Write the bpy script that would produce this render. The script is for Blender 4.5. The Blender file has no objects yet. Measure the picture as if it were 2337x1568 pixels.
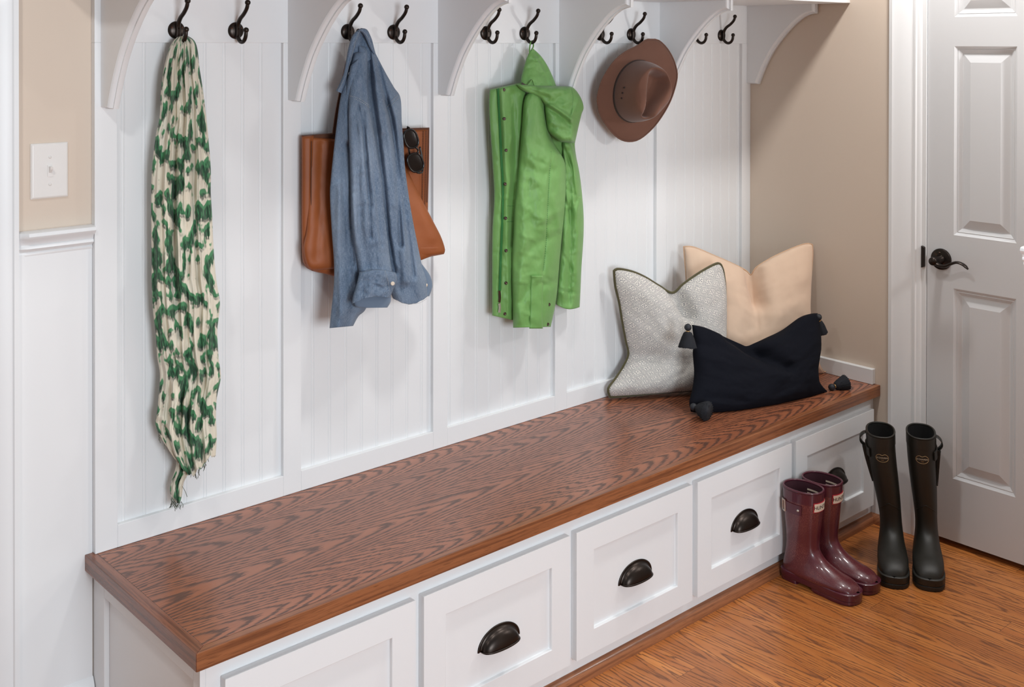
import bpy, bmesh, math, random
from mathutils import Vector, Matrix, noise
random.seed(7)
SC = bpy.context.scene
COL = SC.collection
PI = math.pi

# ------------------------------------------------------------------ camera
CP = Vector((-3.44457, -2.48738, 1.62))
YAW, PITCH, ROLL, FPX, CY = 0.73393, -0.00661, 0.00129, 2537.64, 116.74
CF = Vector((math.sin(YAW)*math.cos(PITCH), math.cos(YAW)*math.cos(PITCH), math.sin(PITCH)))
_r = Vector((math.cos(YAW), -math.sin(YAW), 0)); _u = _r.cross(CF)
CR = _r*math.cos(ROLL) + _u*math.sin(ROLL); CU = -_r*math.sin(ROLL) + _u*math.cos(ROLL)
cd = bpy.data.cameras.new('camera'); cam = bpy.data.objects.new('camera', cd); COL.objects.link(cam)
cam.matrix_world = Matrix(((CR.x, CU.x, -CF.x, CP.x), (CR.y, CU.y, -CF.y, CP.y), (CR.z, CU.z, -CF.z, CP.z), (0, 0, 0, 1)))
cd.sensor_width = 36; cd.lens = FPX/2337*36; cd.shift_y = -(784-CY)/2337; cd.clip_start = .05
SC.camera = cam

# ------------------------------------------------------------------ world, lights, exposure
SC.view_settings.view_transform = 'Standard'; SC.view_settings.look = 'None'
SC.view_settings.exposure = 0.0; SC.view_settings.gamma = 1.0
try: SC.view_settings.use_curve_mapping = False
except Exception: pass
wd = bpy.data.worlds.new('world'); SC.world = wd; wd.use_nodes = True
wd.node_tree.nodes['Background'].inputs[0].default_value = (.90, .955, 1.0, 1)
wd.node_tree.nodes['Background'].inputs[1].default_value = .27

def area_light(name, loc, target, size, power, color=(1, .96, .9), shape='DISK', size_y=None, spread=PI):
    l = bpy.data.lights.new(name, 'AREA'); l.energy = power; l.color = color; l.shape = shape; l.size = size
    if size_y: l.size_y = size_y
    l.spread = spread
    o = bpy.data.objects.new(name, l); COL.objects.link(o); o.location = loc
    d = Vector(target)-Vector(loc); o.rotation_euler = d.to_track_quat('-Z', 'Y').to_euler()
    return o
def point_light(name, loc, r, power, color=(1, .96, .9)):
    l = bpy.data.lights.new(name, 'POINT'); l.energy = power; l.color = color; l.shadow_soft_size = r
    o = bpy.data.objects.new(name, l); COL.objects.link(o); o.location = loc
    return o
# recessed ceiling lights along the hall, a lamp on the right, window daylight from the left
for x, pw in ((-3.3, 9), (-1.75, 9), (-.35, 14)):
    area_light('ceiling_downlight', (x, -.90, 2.46), (x, -.90, 0), .16, pw, (1, .975, .95))
point_light('lamp_right', (-.02, -1.40, 1.49), .05, 15, (1, .985, .975))
area_light('window_light', (-2.7, -4.3, 1.25), (-1.75, 0, .35), 1.3, 98, (.85, .93, 1), 'SQUARE')

# ------------------------------------------------------------------ geometry helpers
def ony(a, b, y=0.0):
    d = CF + CR*((a-1168.5)/FPX) - CU*((b-CY)/FPX)
    return CP + d*((y-CP.y)/d.y)
def onx(a, b, x=0.0):
    d = CF + CR*((a-1168.5)/FPX) - CU*((b-CY)/FPX)
    return CP + d*((x-CP.x)/d.x)

class MB:
    def __init__(s): s.v = []; s.f = []; s.uv = {}; s.mi = []
    def add(s, vs, fs, uvs=None, m=0):
        o = len(s.v); s.v += [Vector(p) for p in vs]
        for f in fs: s.f.append([i+o for i in f]); s.mi.append(m)
        if uvs:
            for i, q in enumerate(uvs): s.uv[o+i] = q
        return s
    def box(s, x0, x1, y0, y1, z0, z1):
        v = [(x0,y0,z0),(x1,y0,z0),(x1,y1,z0),(x0,y1,z0),(x0,y0,z1),(x1,y0,z1),(x1,y1,z1),(x0,y1,z1)]
        return s.add(v, [(0,3,2,1),(4,5,6,7),(0,1,5,4),(1,2,6,5),(2,3,7,6),(3,0,4,7)])
    def loft(s, rings, closed=True, cap0=True, cap1=True, m=0, uvs=None):
        n = len(rings[0]); v = [p for r in rings for p in r]; f = []
        for i in range(len(rings)-1):
            for j in range(n if closed else n-1):
                k = (j+1) % n
                f.append((i*n+j, i*n+k, (i+1)*n+k, (i+1)*n+j))
        if closed and cap0: f.append(tuple(range(n-1, -1, -1)))
        if closed and cap1: f.append(tuple((len(rings)-1)*n+j for j in range(n)))
        return s.add(v, f, uvs, m)
    def tube(s, path, r, n=10, cap=True):
        path = [Vector(p) for p in path]; rings = []; up = None
        for i, p in enumerate(path):
            t = (path[min(i+1, len(path)-1)]-path[max(i-1, 0)]).normalized()
            if up is None:
                up = Vector((0, 0, 1)) if abs(t.z) < .9 else Vector((1, 0, 0))
            a = t.cross(up).normalized(); b = a.cross(t).normalized(); up = b
            rr = r[i] if isinstance(r, (list, tuple)) else r
            rings.append([p + (a*math.cos(q) + b*math.sin(q))*rr for q in [2*PI*k/n for k in range(n)]])
        return s.loft(rings, True, cap, cap)
    def ctube(s, path, r, n=8):
        path = [Vector(p) for p in path]; N = len(path); rings = []; up = Vector()
        for i in range(N):
            p, q = path[i-1], path[i]
            up += Vector(((p.y-q.y)*(p.z+q.z), (p.z-q.z)*(p.x+q.x), (p.x-q.x)*(p.y+q.y)))
        up.normalize()
        for i, p in enumerate(path):
            t = (path[(i+1) % N]-path[i-1]).normalized()
            a = t.cross(up).normalized(); b = a.cross(t).normalized()
            rings.append([p + (a*math.cos(q) + b*math.sin(q))*r for q in [2*PI*k/n for k in range(n)]])
        return s.loft(rings+[rings[0]], True, False, False)
    def ball(s, c, r, n=16, m=10, sc=(1, 1, 1)):
        c = Vector(c); v = [c+Vector((0, 0, r*sc[2]))]; f = []
        for i in range(1, m):
            a = PI*i/m
            for j in range(n):
                b = 2*PI*j/n
                v.append(c+Vector((r*sc[0]*math.sin(a)*math.cos(b), r*sc[1]*math.sin(a)*math.sin(b), r*sc[2]*math.cos(a))))
        v.append(c-Vector((0, 0, r*sc[2])))
        for j in range(n):
            f.append((0, 1+j, 1+(j+1) % n)); e = 1+(m-2)*n
            f.append((len(v)-1, e+(j+1) % n, e+j))
        for i in range(m-2):
            for j in range(n):
                a = 1+i*n; k = (j+1) % n
                f.append((a+j, a+n+j, a+n+k, a+k))
        return s.add(v, f)
    def disc(s, c, axis, prof, n=24, ell=None):
        """lathe about axis at c; prof = list of (radius, height)"""
        c = Vector(c); A = Vector(axis).normalized()
        u = A.cross(Vector((0, 0, 1)) if abs(A.z) < .9 else Vector((1, 0, 0))).normalized(); w = A.cross(u)
        rings = [[c + A*h + (u*math.cos(2*PI*k/n) + w*math.sin(2*PI*k/n))*max(r, 1e-5) for k in range(n)] for r, h in prof]
        return s.loft(rings)
    def prism(s, poly, vec):
        vec = Vector(vec); a = [Vector(p) for p in poly]; b = [p+vec for p in a]
        return s.loft([a, b])
    def build(s, name, mat, parent=None, smooth=False, loc=None, bevel=0, sub=0, angle=None, merge=False):
        base = Vector(loc) if loc is not None else (Vector(parent.get('_o', (0, 0, 0))) if parent else Vector((0, 0, 0)))
        me = bpy.data.meshes.new(name)
        me.from_pydata([tuple(p-base) for p in s.v], [], s.f)
        ms = mat if isinstance(mat, (list, tuple)) else [mat]
        for q in ms: me.materials.append(q)
        for p, k in zip(me.polygons, s.mi): p.material_index = k; p.use_smooth = smooth or angle is not None
        if s.uv:
            ul = me.uv_layers.new(name='UVMap')
            for lp in me.loops: ul.data[lp.index].uv = s.uv.get(lp.vertex_index, (0, 0))
        bm = bmesh.new(); bm.from_mesh(me)
        if merge: bmesh.ops.remove_doubles(bm, verts=bm.verts, dist=1e-6)
        bmesh.ops.recalc_face_normals(bm, faces=bm.faces)
        bm.to_mesh(me); bm.free()
        if angle is not None:
            me.set_sharp_from_angle(angle=angle)
        o = bpy.data.objects.new(name, me); COL.objects.link(o)
        if parent: o.parent = parent; o['_o'] = tuple(base)
        else: o.location = base; o['_o'] = tuple(base)
        if bevel:
            b = o.modifiers.new('bevel', 'BEVEL'); b.width = bevel; b.segments = 2; b.limit_method = 'ANGLE'; b.harden_normals = False
        if sub:
            b = o.modifiers.new('sub', 'SUBSURF'); b.levels = sub; b.render_levels = sub
        return o

def thing(name, label, cat, loc=(0, 0, 0), group=None):
    o = bpy.data.objects.new(name, None); COL.objects.link(o); o.location = loc; o.empty_display_size = .05
    o['label'] = label; o['category'] = cat; o['_o'] = tuple(loc)
    if group: o['group'] = group
    return o
def tag(o, label, cat, group=None):
    o['label'] = label; o['category'] = cat
    if group: o['group'] = group
    return o
def struct(o): o['kind'] = 'structure'; return o

def cr(pts, n, closed=False):
    """Catmull-Rom through points (tuples of any length), n samples by chord length"""
    P = [tuple(map(float, p)) for p in pts]; N = len(P)
    if N == 2 and not closed:
        return [tuple(a+(b-a)*i/(n-1) for a, b in zip(*P)) for i in range(n)]
    ds = [0]
    rng = N if closed else N-1
    for i in range(rng): ds.append(ds[-1]+max(1e-9, math.dist(P[i], P[(i+1) % N])))
    out = []
    for k in range(n):
        t = ds[-1]*k/(n if closed else n-1); i = 0
        while i < rng-1 and ds[i+1] < t: i += 1
        q = (t-ds[i])/(ds[i+1]-ds[i])
        g = (lambda j: P[j % N]) if closed else (lambda j: P[min(max(j, 0), N-1)])
        a, b, c, d = g(i-1), g(i), g(i+1), g(i+2)
        out.append(tuple(.5*(2*b_+(c_-a_)*q+(2*a_-5*b_+4*c_-d_)*q*q+(3*b_-a_-3*c_+d_)*q**3) for a_, b_, c_, d_ in zip(a, b, c, d)))
    return out
def lerp(a, b, t): return a+(b-a)*t
def sst(a, b, x):
    t = min(1, max(0, (x-a)/(b-a))); return t*t*(3-2*t)
def pdist(p, line):
    best = 1e9
    for (x0, y0), (x1, y1) in zip(line, line[1:]):
        dx, dy = x1-x0, y1-y0; t = max(0, min(1, ((p[0]-x0)*dx+(p[1]-y0)*dy)/(dx*dx+dy*dy+1e-9)))
        best = min(best, math.hypot(p[0]-x0-t*dx, p[1]-y0-t*dy))
    return best

# ------------------------------------------------------------------ materials
class G:
    def __init__(s, name):
        s.m = bpy.data.materials.new(name); s.m.use_nodes = True; s.t = s.m.node_tree; s.b = s.t.nodes['Principled BSDF']
    def n(s, t, **k):
        o = s.t.nodes.new(t)
        for a, v in k.items(): setattr(o, a, v)
        return o
    def put(s, sock, v):
        if hasattr(v, 'is_linked') or hasattr(v, 'links'): s.t.links.new(v, sock)
        else: sock.default_value = v
    def math(s, op, a, b=0.0, c=None):
        o = s.n('ShaderNodeMath', operation=op); s.put(o.inputs[0], a); s.put(o.inputs[1], b)
        if c is not None: s.put(o.inputs[2], c)
        return o.outputs[0]
    def add(s, a, b): return s.math('ADD', a, b)
    def mul(s, a, b): return s.math('MULTIPLY', a, b)
    def coord(s, k='Object'): return s.n('ShaderNodeTexCoord').outputs[k]
    def sep(s, v):
        o = s.n('ShaderNodeSeparateXYZ'); s.put(o.inputs[0], v); return o.outputs[0], o.outputs[1], o.outputs[2]
    def comb(s, x=0.0, y=0.0, z=0.0):
        o = s.n('ShaderNodeCombineXYZ'); s.put(o.inputs[0], x); s.put(o.inputs[1], y); s.put(o.inputs[2], z); return o.outputs[0]
    def scale(s, v, q):
        o = s.n('ShaderNodeVectorMath', operation='MULTIPLY'); s.put(o.inputs[0], v); s.put(o.inputs[1], q); return o.outputs[0]
    def noise(s, v, sc=5.0, det=2.0, rough=.5):
        o = s.n('ShaderNodeTexNoise'); s.put(o.inputs['Vector'], v); o.inputs['Scale'].default_value = sc
        o.inputs['Detail'].default_value = det; o.inputs['Roughness'].default_value = rough; return o.outputs[0]
    def wn(s, v):
        o = s.n('ShaderNodeTexWhiteNoise', noise_dimensions='1D'); s.put(o.inputs['W'], v); return o.outputs['Value']
    def smooth(s, x, a, b):
        o = s.n('ShaderNodeMapRange', interpolation_type='SMOOTHSTEP'); s.put(o.inputs[0], x); s.put(o.inputs[1], a); s.put(o.inputs[2], b); return o.outputs[0]
    def mix(s, f, a, b):
        o = s.n('ShaderNodeMix', data_type='RGBA'); s.put(o.inputs[0], f)
        for i, v in ((6, a), (7, b)):
            s.put(o.inputs[i], v if not isinstance(v, tuple) else (*v[:3], 1))
        return o.outputs[2]
    def bump(s, h, st=.3, d=.001):
        o = s.n('ShaderNodeBump'); s.put(o.inputs['Height'], h); o.inputs['Strength'].default_value = st; o.inputs['Distance'].default_value = d
        s.t.links.new(o.outputs[0], s.b.inputs['Normal'])
    def col(s, v): s.put(s.b.inputs['Base Color'], v if not isinstance(v, tuple) else (*v[:3], 1))
    def set(s, **k):
        nm = dict(rough='Roughness', metal='Metallic', coat='Coat Weight', coatr='Coat Roughness', spec='Specular IOR Level', sheen='Sheen Weight', sheenr='Sheen Roughness')
        for a, v in k.items(): s.put(s.b.inputs[nm[a]], v)
        return s

def paint(name, c, rough=.4, st=.04):
    g = G(name); co = g.coord()
    n = g.noise(co, 3.0, 3); g.col(g.mix(n, tuple(v*.97 for v in c), c)); g.set(rough=rough)
    g.bump(g.noise(co, 220, 2), st, .0008); return g.m
def cloth(name, c, c2=None, sc=900, rough=.85, st=.35, sheen=.15, mott=8):
    g = G(name); co = g.coord(); c2 = c2 or tuple(v*.8 for v in c)
    g.col(g.mix(g.noise(co, mott, 4), c, c2)); g.set(rough=rough, sheen=sheen)
    g.bump(g.noise(co, sc, 2), st, .0006); return g.m
def metal(name, c, rough=.3, edge=(.2, .06, .03)):
    g = G(name); co = g.coord()
    lw = g.n('ShaderNodeNewGeometry').outputs['Pointiness']
    g.col(g.mix(g.smooth(lw, .60, .75), c, edge)); g.set(rough=g.math('MULTIPLY_ADD', g.noise(co, 60, 2), .15, rough-.07), metal=.85); return g.m

M = {}
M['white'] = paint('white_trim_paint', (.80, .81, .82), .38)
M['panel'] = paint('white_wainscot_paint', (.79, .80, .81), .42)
M['door'] = paint('white_door_paint_shaded', (.65, .66, .675), .45)  # greyed below the trim white to paint in the door's dimmer light
M['beige'] = paint('beige_wall_paint', (.665, .56, .465), .7, .12)
M['bronze'] = metal('oil_rubbed_bronze', (.034, .026, .022), .33, (.11, .045, .025))
M['screw'] = metal('worn_bronze_screw', (.07, .045, .035), .35)
M['plate'] = paint('white_plastic', (.80, .775, .75), .25, 0)

def oak(name, light, dark, mid, bw, along, F, S, off=0.0, rough=.25, coat=.3, seam=True, plank_len=None, fine=1.0, lo=.52, hi=.8, wa=3.2, rad=.00012, jg=.75):
    g = G(name); X, Y, Z = g.sep(g.coord())
    a, c = (X, Y) if along == 'x' else (Y, X)
    q = g.math('DIVIDE', g.math('SUBTRACT', c, off), bw); j = g.math('FLOOR', q); s = g.math('SUBTRACT', g.math('SUBTRACT', q, j), .5)
    r1 = g.wn(g.math('MULTIPLY_ADD', j, 1.37, 3.1)); jj = j
    if plank_len:
        e = g.math('DIVIDE', g.math('MULTIPLY_ADD', r1, plank_len, a), plank_len); k = g.math('FLOOR', e); ef = g.math('SUBTRACT', e, k)
        jj = g.math('MULTIPLY_ADD', k, 17.31, j)
    r2 = g.wn(g.math('MULTIPLY_ADD', jj, 2.11, 9.7)); r3 = g.wn(g.math('MULTIPLY_ADD', jj, 3.57, 1.3)); r4 = g.wn(g.math('MULTIPLY_ADD', jj, .93, 5.3))
    wob = g.noise(g.comb(g.mul(a, 2.2), g.mul(c, 14), g.mul(jj, 3.3)), 1.0, 2)
    jag = g.noise(g.comb(g.mul(a, 22), g.mul(c, 380), jj), 1.0, 2)
    cen = g.math('MULTIPLY_ADD', r2, .7, -.35)
    sl = g.mul(g.math('SUBTRACT', s, cen), bw)
    sl = g.add(sl, g.math('MULTIPLY_ADD', wob, .05, -.025))
    A = g.math('SQRT', g.math('MULTIPLY_ADD', sl, sl, rad))
    sgn = g.math('MULTIPLY_ADD', g.math('GREATER_THAN', r3, .55), -2.0, 1.0)
    slope = g.mul(g.math('MULTIPLY_ADD', r4, S*.9, S*.55), sgn if plank_len else 1.0)
    v = g.add(g.mul(A, F), g.mul(a, slope)); v = g.add(v, g.mul(r3, 7.0))
    v = g.add(v, g.mul(wob, wa)); v = g.add(v, g.math('MULTIPLY_ADD', jag, jg, -jg/2))
    fr = g.math('FRACT', v)
    line = g.mul(g.smooth(fr, lo, hi), g.math('SUBTRACT', 1.0, g.smooth(fr, .93, 1.0)))
    pore = g.smooth(g.noise(g.comb(g.mul(a, 12), g.mul(c, 700), 1.0), 1.0, 1), .5, .72)
    tone = g.noise(g.comb(g.mul(a, 1.5), g.mul(c, 30), jj), 1.0, 3)
    base = g.mix(g.smooth(tone, .3, .7), light, mid)
    if plank_len or seam: base = g.mix(g.mul(r2, .85), base, tuple(v_*.85 for v_ in mid))
    cc = g.mix(g.mul(line, .95), base, dark); cc = g.mix(g.mul(pore, .28*fine), cc, dark)
    if seam:
        d = g.mul(g.math('SUBTRACT', .5, g.math('ABSOLUTE', s)), bw)
        sm = g.math('SUBTRACT', 1.0, g.smooth(d, .0004, .0013))
        if plank_len:
            d2 = g.mul(g.math('SUBTRACT', .5, g.math('ABSOLUTE', g.math('SUBTRACT', ef, .5))), plank_len)
            sm = g.math('MAXIMUM', sm, g.math('SUBTRACT', 1.0, g.smooth(d2, .0004, .0013)))
        cc = g.mix(g.mul(sm, .55), cc, tuple(v_*.4 for v_ in dark))
    g.col(cc); g.set(rough=g.math('MULTIPLY_ADD', line, .12, rough), coat=coat, coatr=.12)
    g.bump(g.add(line, g.mul(pore, .5)), .12, -.0006)
    return g.m
M['bench'] = oak('stained_oak_top', (.40, .142, .068), (.088, .036, .023), (.29, .098, .047), .152, 'x', 98, 16, .03, .28, .2, plank_len=None, lo=.50, hi=.70, wa=2.1, rad=.0006, jg=1.05)
M['floor'] = oak('oak_floor_boards', (.66, .255, .066), (.17, .055, .016), (.45, .145, .034), .0764, 'y', 105, 5, -.5486, .30, .15, plank_len=1.15, lo=.64, hi=.84, fine=.7, wa=2.0, rad=.0003)
def streak(name, light, dark, along, rough=.3):
    g = G(name); X, Y, Z = g.sep(g.coord()); a = X if along == 'x' else Y
    c = g.add(Z, g.mul(Y if along == 'x' else X, 1.0))
    n = g.noise(g.comb(g.mul(a, 3), g.mul(c, 130), 0.0), 1.0, 3); p = g.noise(g.comb(g.mul(a, 26), g.mul(c, 620), 2.0), 1.0, 2)
    t = g.noise(g.comb(g.mul(a, 2), g.mul(c, 8), 5.0), 1.0, 2)
    cc = g.mix(g.smooth(n, .42, .66), light, dark); cc = g.mix(g.mul(g.smooth(p, .55, .68), .6), cc, tuple(v*.4 for v in dark)); cc = g.mix(g.mul(t, .5), cc, dark)
    g.col(cc); g.set(rough=rough, coat=.2, coatr=.15); g.bump(p, .15, -.0005); return g.m
M['edge'] = streak('stained_oak_edge', (.34, .125, .05), (.16, .055, .024), 'x')
M['edge_y'] = streak('stained_oak_edge_cross', (.29, .105, .055), (.14, .05, .028), 'y', .25)
M['shoe'] = streak('oak_shoe_moulding', (.36, .14, .06), (.20, .072, .032), 'x', .35)

def denim():
    g = G('washed_denim'); U, V, _ = g.sep(g.coord('UV'))
    fade = g.noise(g.comb(g.mul(U, 9), g.mul(V, 3.5), 0.0), 1.0, 4)
    st = g.math('MULTIPLY_ADD', g.noise(g.comb(g.mul(U, 1100), g.mul(V, 90), 0.0), 1.0, 2), .62, g.mul(g.noise(g.comb(g.mul(U, 120), g.mul(V, 1000), 4.0), 1.0, 2), .38))
    c = g.mix(g.smooth(fade, .35, .68), (.062, .105, .175), (.165, .22, .30))
    c = g.mix(g.mul(g.smooth(st, .40, .66), .5), c, (.30, .36, .44)); g.col(c); g.set(rough=.92, sheen=.05)
    w = g.math('SINE', g.mul(g.add(U, V), 5200)); g.bump(g.add(g.mul(st, 1.0), g.mul(g.noise(g.coord(), 55, 4), 1.6)), .4, .0016); return g.m
M['denim'] = denim()
M['denim_in'] = cloth('denim_underside', (.10, .15, .23), (.16, .22, .30), 1200)
M['thread'] = cloth('pale_stitching', (.42, .43, .44), None, 1500)
def nylon():
    g = G('green_waxed_cotton'); co = g.coord(); n = g.noise(co, 14, 4)
    g.col(g.mix(n, (.12, .295, .068), (.175, .36, .105))); g.set(rough=.5, sheen=.1, spec=.4)
    g.bump(g.add(g.mul(g.noise(co, 28, 5, .6), 1.0), g.mul(g.noise(co, 1500, 1), .04)), .35, .0035); return g.m
M['green'] = nylon()
M['green_dark'] = cloth('dark_green_zip_tape', (.018, .16, .03), None, 1500, .7)
M['green_snap'] = cloth('green_plastic_snap', (.12, .40, .05), None, 100, .35, 0)
M['felt'] = cloth('brown_wool_felt', (.165, .072, .045), (.135, .056, .034), 1300, .92, .3, .25, 20)
M['band'] = cloth('dark_brown_hat_band', (.035, .017, .012), None, 900, .6)
def leather():
    g = G('cognac_leather'); co = g.coord(); n = g.noise(co, 9, 4)
    g.col(g.mix(n, (.32, .090, .022), (.22, .056, .014))); g.set(rough=.52, coat=.0, spec=.4)
    v = g.n('ShaderNodeTexVoronoi'); g.put(v.inputs['Vector'], co); v.inputs['Scale'].default_value = 700
    g.bump(v.outputs[0], .25, .0006); return g.m
M['leather'] = leather()
M['leather_in'] = cloth('brown_suede_lining', (.11, .035, .014), None, 800, .9)
M['black'] = paint('black_acetate', (.008, .008, .009), .2, 0)
g = G('dark_tinted_lens'); g.col((.010, .006, .005)); g.set(rough=.22, spec=.2); M['lens'] = g.m
M['linen'] = cloth('cream_linen', (.70, .52, .385), (.65, .47, .345), 1100, .9, .5, .2, 30)
M['linen_edge'] = cloth('cream_whipstitch', (.55, .33, .19), (.62, .42, .28), 300, .9, .8)
def navyc():
    g = G('navy_linen'); co = g.coord(); g.col(g.mix(g.noise(co, 300, 2), (.0042, .0048, .0085), (.0068, .0078, .0125))); g.set(rough=.9, sheen=0, spec=.12)
    g.bump(g.noise(g.scale(co, (1, 1, 6)), 350, 2), .4, .0008); return g.m
M['navy'] = navyc()
M['tassel'] = cloth('charcoal_tassel_yarn', (.012, .0135, .019), (.007, .008, .012), 700, .9, .6, 0)
M['bead'] = paint('matt_navy_bead', (.014, .016, .022), .6)
M['gold'] = metal('small_gold_ring', (.75, .45, .18), .3, (.8, .5, .2))
M['olive'] = cloth('olive_velvet_piping', (.075, .062, .016), (.05, .042, .012), 800, .8, .3, .4)
def lattice():
    g = G('block_printed_linen'); U, V, _ = g.sep(g.coord('UV'))
    N = 10.2
    wob = g.math('MULTIPLY_ADD', g.noise(g.comb(U, V, 0.0), 60, 2), .06, -.03)
    a = g.add(g.add(g.mul(U, 9.2), g.mul(V, 12.4)), wob); b = g.add(g.math('SUBTRACT', g.mul(U, 9.2), g.mul(V, 12.4)), wob)
    fa = g.math('SUBTRACT', g.math('FRACT', g.add(a, 40.0)), .5); fb = g.math('SUBTRACT', g.math('FRACT', g.add(b, 40.0)), .5)
    A = g.math('ABSOLUTE', fa); B = g.math('ABSOLUTE', fb); d = g.math('MAXIMUM', A, B)
    def band(x, c, w): return g.math('SUBTRACT', 1.0, g.smooth(g.math('ABSOLUTE', g.math('SUBTRACT', x, c)), w*.55, w*1.25))
    m = g.math('MAXIMUM', band(d, .455, .02), g.math('MAXIMUM', band(d, .375, .022), band(d, .295, .022)))
    # motif: four petals split by a plus sign with barbed ends
    hx = g.math('ABSOLUTE', g.mul(g.add(fa, fb), .7071)); hy = g.math('ABSOLUTE', g.mul(g.math('SUBTRACT', fa, fb), .7071))
    mn = g.math('MINIMUM', hx, hy); mx = g.math('MAXIMUM', hx, hy)
    inner = g.math('LESS_THAN', d, .235)
    plus = g.mul(band(mn, 0.0, .022), g.math('LESS_THAN', mx, .25))
    barb = g.mul(band(mx, .15, .018), g.math('LESS_THAN', mn, .085))
    edge = g.mul(band(g.math('MINIMUM', A, B), .115, .02), g.math('GREATER_THAN', d, .10))
    mot = g.mul(g.math('MAXIMUM', plus, g.math('MAXIMUM', barb, g.mul(edge, .9))), inner)
    m = g.math('MAXIMUM', m, mot)
    brk = g.smooth(g.noise(g.comb(U, V, 3.0), 130, 2), .28, .5)
    g.col(g.mix(g.mul(g.mul(m, brk), .9), (.74, .70, .64), (.07, .085, .125))); g.set(rough=.9)
    g.bump(g.noise(g.comb(U, V, 0.0), 500, 2), .4, .0006); return g.m
M['lattice'] = lattice()
def scarfm():
    g = G('printed_gauze'); U, V, _ = g.sep(g.coord('UV'))
    n0 = g.noise(g.comb(g.mul(U, 21), g.mul(V, 29), 0.0), 1.0, 1.5, .45)
    n1 = g.noise(g.comb(g.mul(U, 21), g.mul(g.math('SUBTRACT', V, .009), 29), 0.0), 1.0, 1.5, .45)
    n2 = g.noise(g.comb(g.mul(U, 120), g.mul(V, 45), 7.0), 1.0, 2)
    big = g.noise(g.comb(g.mul(U, 9), g.mul(V, 8), 2.0), 1.0, 1)
    th = g.math('MULTIPLY_ADD', big, -.50, .765)
    gr = g.smooth(g.math('MULTIPLY_ADD', n2, .12, n0), g.add(th, .03), g.add(th, .085))
    dk = g.mul(g.smooth(n1, g.add(th, -.02), g.add(th, .07)), g.smooth(n2, .32, .54))
    c = g.mix(g.noise(g.comb(g.mul(U, 12), g.mul(V, 6), 1.0), 1.0, 2), (.76, .68, .53), (.60, .58, .50))
    c = g.mix(g.mul(gr, .93), c, (.018, .20, .07)); c = g.mix(g.mul(dk, .85), c, (.012, .03, .02))
    g.col(c); g.set(rough=.9, sheen=.1); g.bump(g.noise(g.comb(g.mul(U, 900), g.mul(V, 120), 0.0), 1.0, 2), .3, .0008); return g.m
M['scarf'] = scarfm()
def rubber(name, c, rough, glit=None, coat=0.0):
    g = G(name); co = g.coord(); n = g.noise(co, 12, 3); cc = g.mix(n, c, tuple(v*.75 for v in c))
    if glit:
        v = g.n('ShaderNodeTexVoronoi'); g.put(v.inputs['Vector'], co); v.inputs['Scale'].default_value = 900
        sp = g.mul(g.smooth(g.noise(co, 900, 2), .54, .66), g.smooth(g.noise(co, 9, 3), .28, .62)); cc = g.mix(g.mul(sp, .7), cc, glit)
        g.bump(v.outputs[0], .15, .0006)
    else: g.bump(g.noise(co, 90, 3), .08, .001)
    g.col(cc); g.set(rough=rough, coat=coat, coatr=.08); return g.m
M['burgundy'] = rubber('burgundy_glitter_rubber', (.10, .012, .021), .32, (.46, .17, .13), .5)
M['burgundy_plain'] = rubber('burgundy_rubber', (.085, .009, .023), .35, None, .4)
M['boot_in'] = cloth('dark_boot_lining', (.05, .01, .018), None, 600, .9, .3, 0)
M['olive_rubber'] = rubber('dark_olive_rubber', (.016, .0145, .0105), .5)
M['boot_in2'] = cloth('black_boot_lining', (.004, .0035, .0035), None, 600, .95, .3, 0)
M['olive_dark'] = rubber('near_black_rubber', (.012, .0115, .009), .55)
M['label_cream'] = paint('cream_rubber_label', (.74, .62, .50), .5)
M['label_red'] = paint('red_label_border', (.42, .02, .03), .5)
M['ink'] = paint('black_ink', (.012, .01, .01), .5)
M['logo_gold'] = paint('tan_printed_logo', (.42, .27, .12), .5)
M['logo_white'] = paint('pale_printed_lettering', (.70, .62, .48), .5)
M['silver'] = metal('brushed_silver', (.6, .55, .5), .35, (.7, .6, .5))
M['dark_gap'] = paint('dark_underside', (.02, .015, .012), .9)

# ------------------------------------------------------------------ setting
BT = .46596                     # bench top height
BD = .53377                     # bench top front
DC = .508                       # cabinet face
fl = MB().box(-5.5, .6, -4.0, .14, -.05, 0).build('floor', M['floor']); struct(fl)
wb = MB().box(-5.5, .12, .02, .14, -.05, 2.7).build('wall_back', M['beige']); struct(wb)
w = MB().box(0, .12, -.694, .02, 0, 2.7).box(0, .12, -1.462, -.694, 2.06, 2.7).box(0, .12, -3.0, -1.462, 0, 2.7).box(.06, .12, -1.462, -.694, 0, 2.06)  # last box is an added slab blocking light behind the door
struct(w.build('wall_right', M['beige']))
# short wall return at the right edge of the view, with its own chair rail end
fx, fy = -1.052, -1.470
struct(MB().box(fx, fx+.12, -3.0, fy, 0, 2.7).build('wall_front', M['beige']))
def rail_profile():
    # (outward, height) of a chair rail above its lower edge
    return [(0, 0), (.006, .001), (.008, .006), (.006, .010), (.010, .014), (.016, .018), (.016, .022), (.013, .026), (.016, .034), (.026, .040), (.030, .046), (.028, .053), (.020, .056), (0, .056)]
pr = rail_profile()
r_ = MB(); z0 = 1.150
r_.loft([[(fx-o*.8, y, z0+h*.75) for o, h in pr] for y in (-3.0, fy+.006)])
struct(r_.build('trim_5', M['white'], angle=.6))

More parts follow.
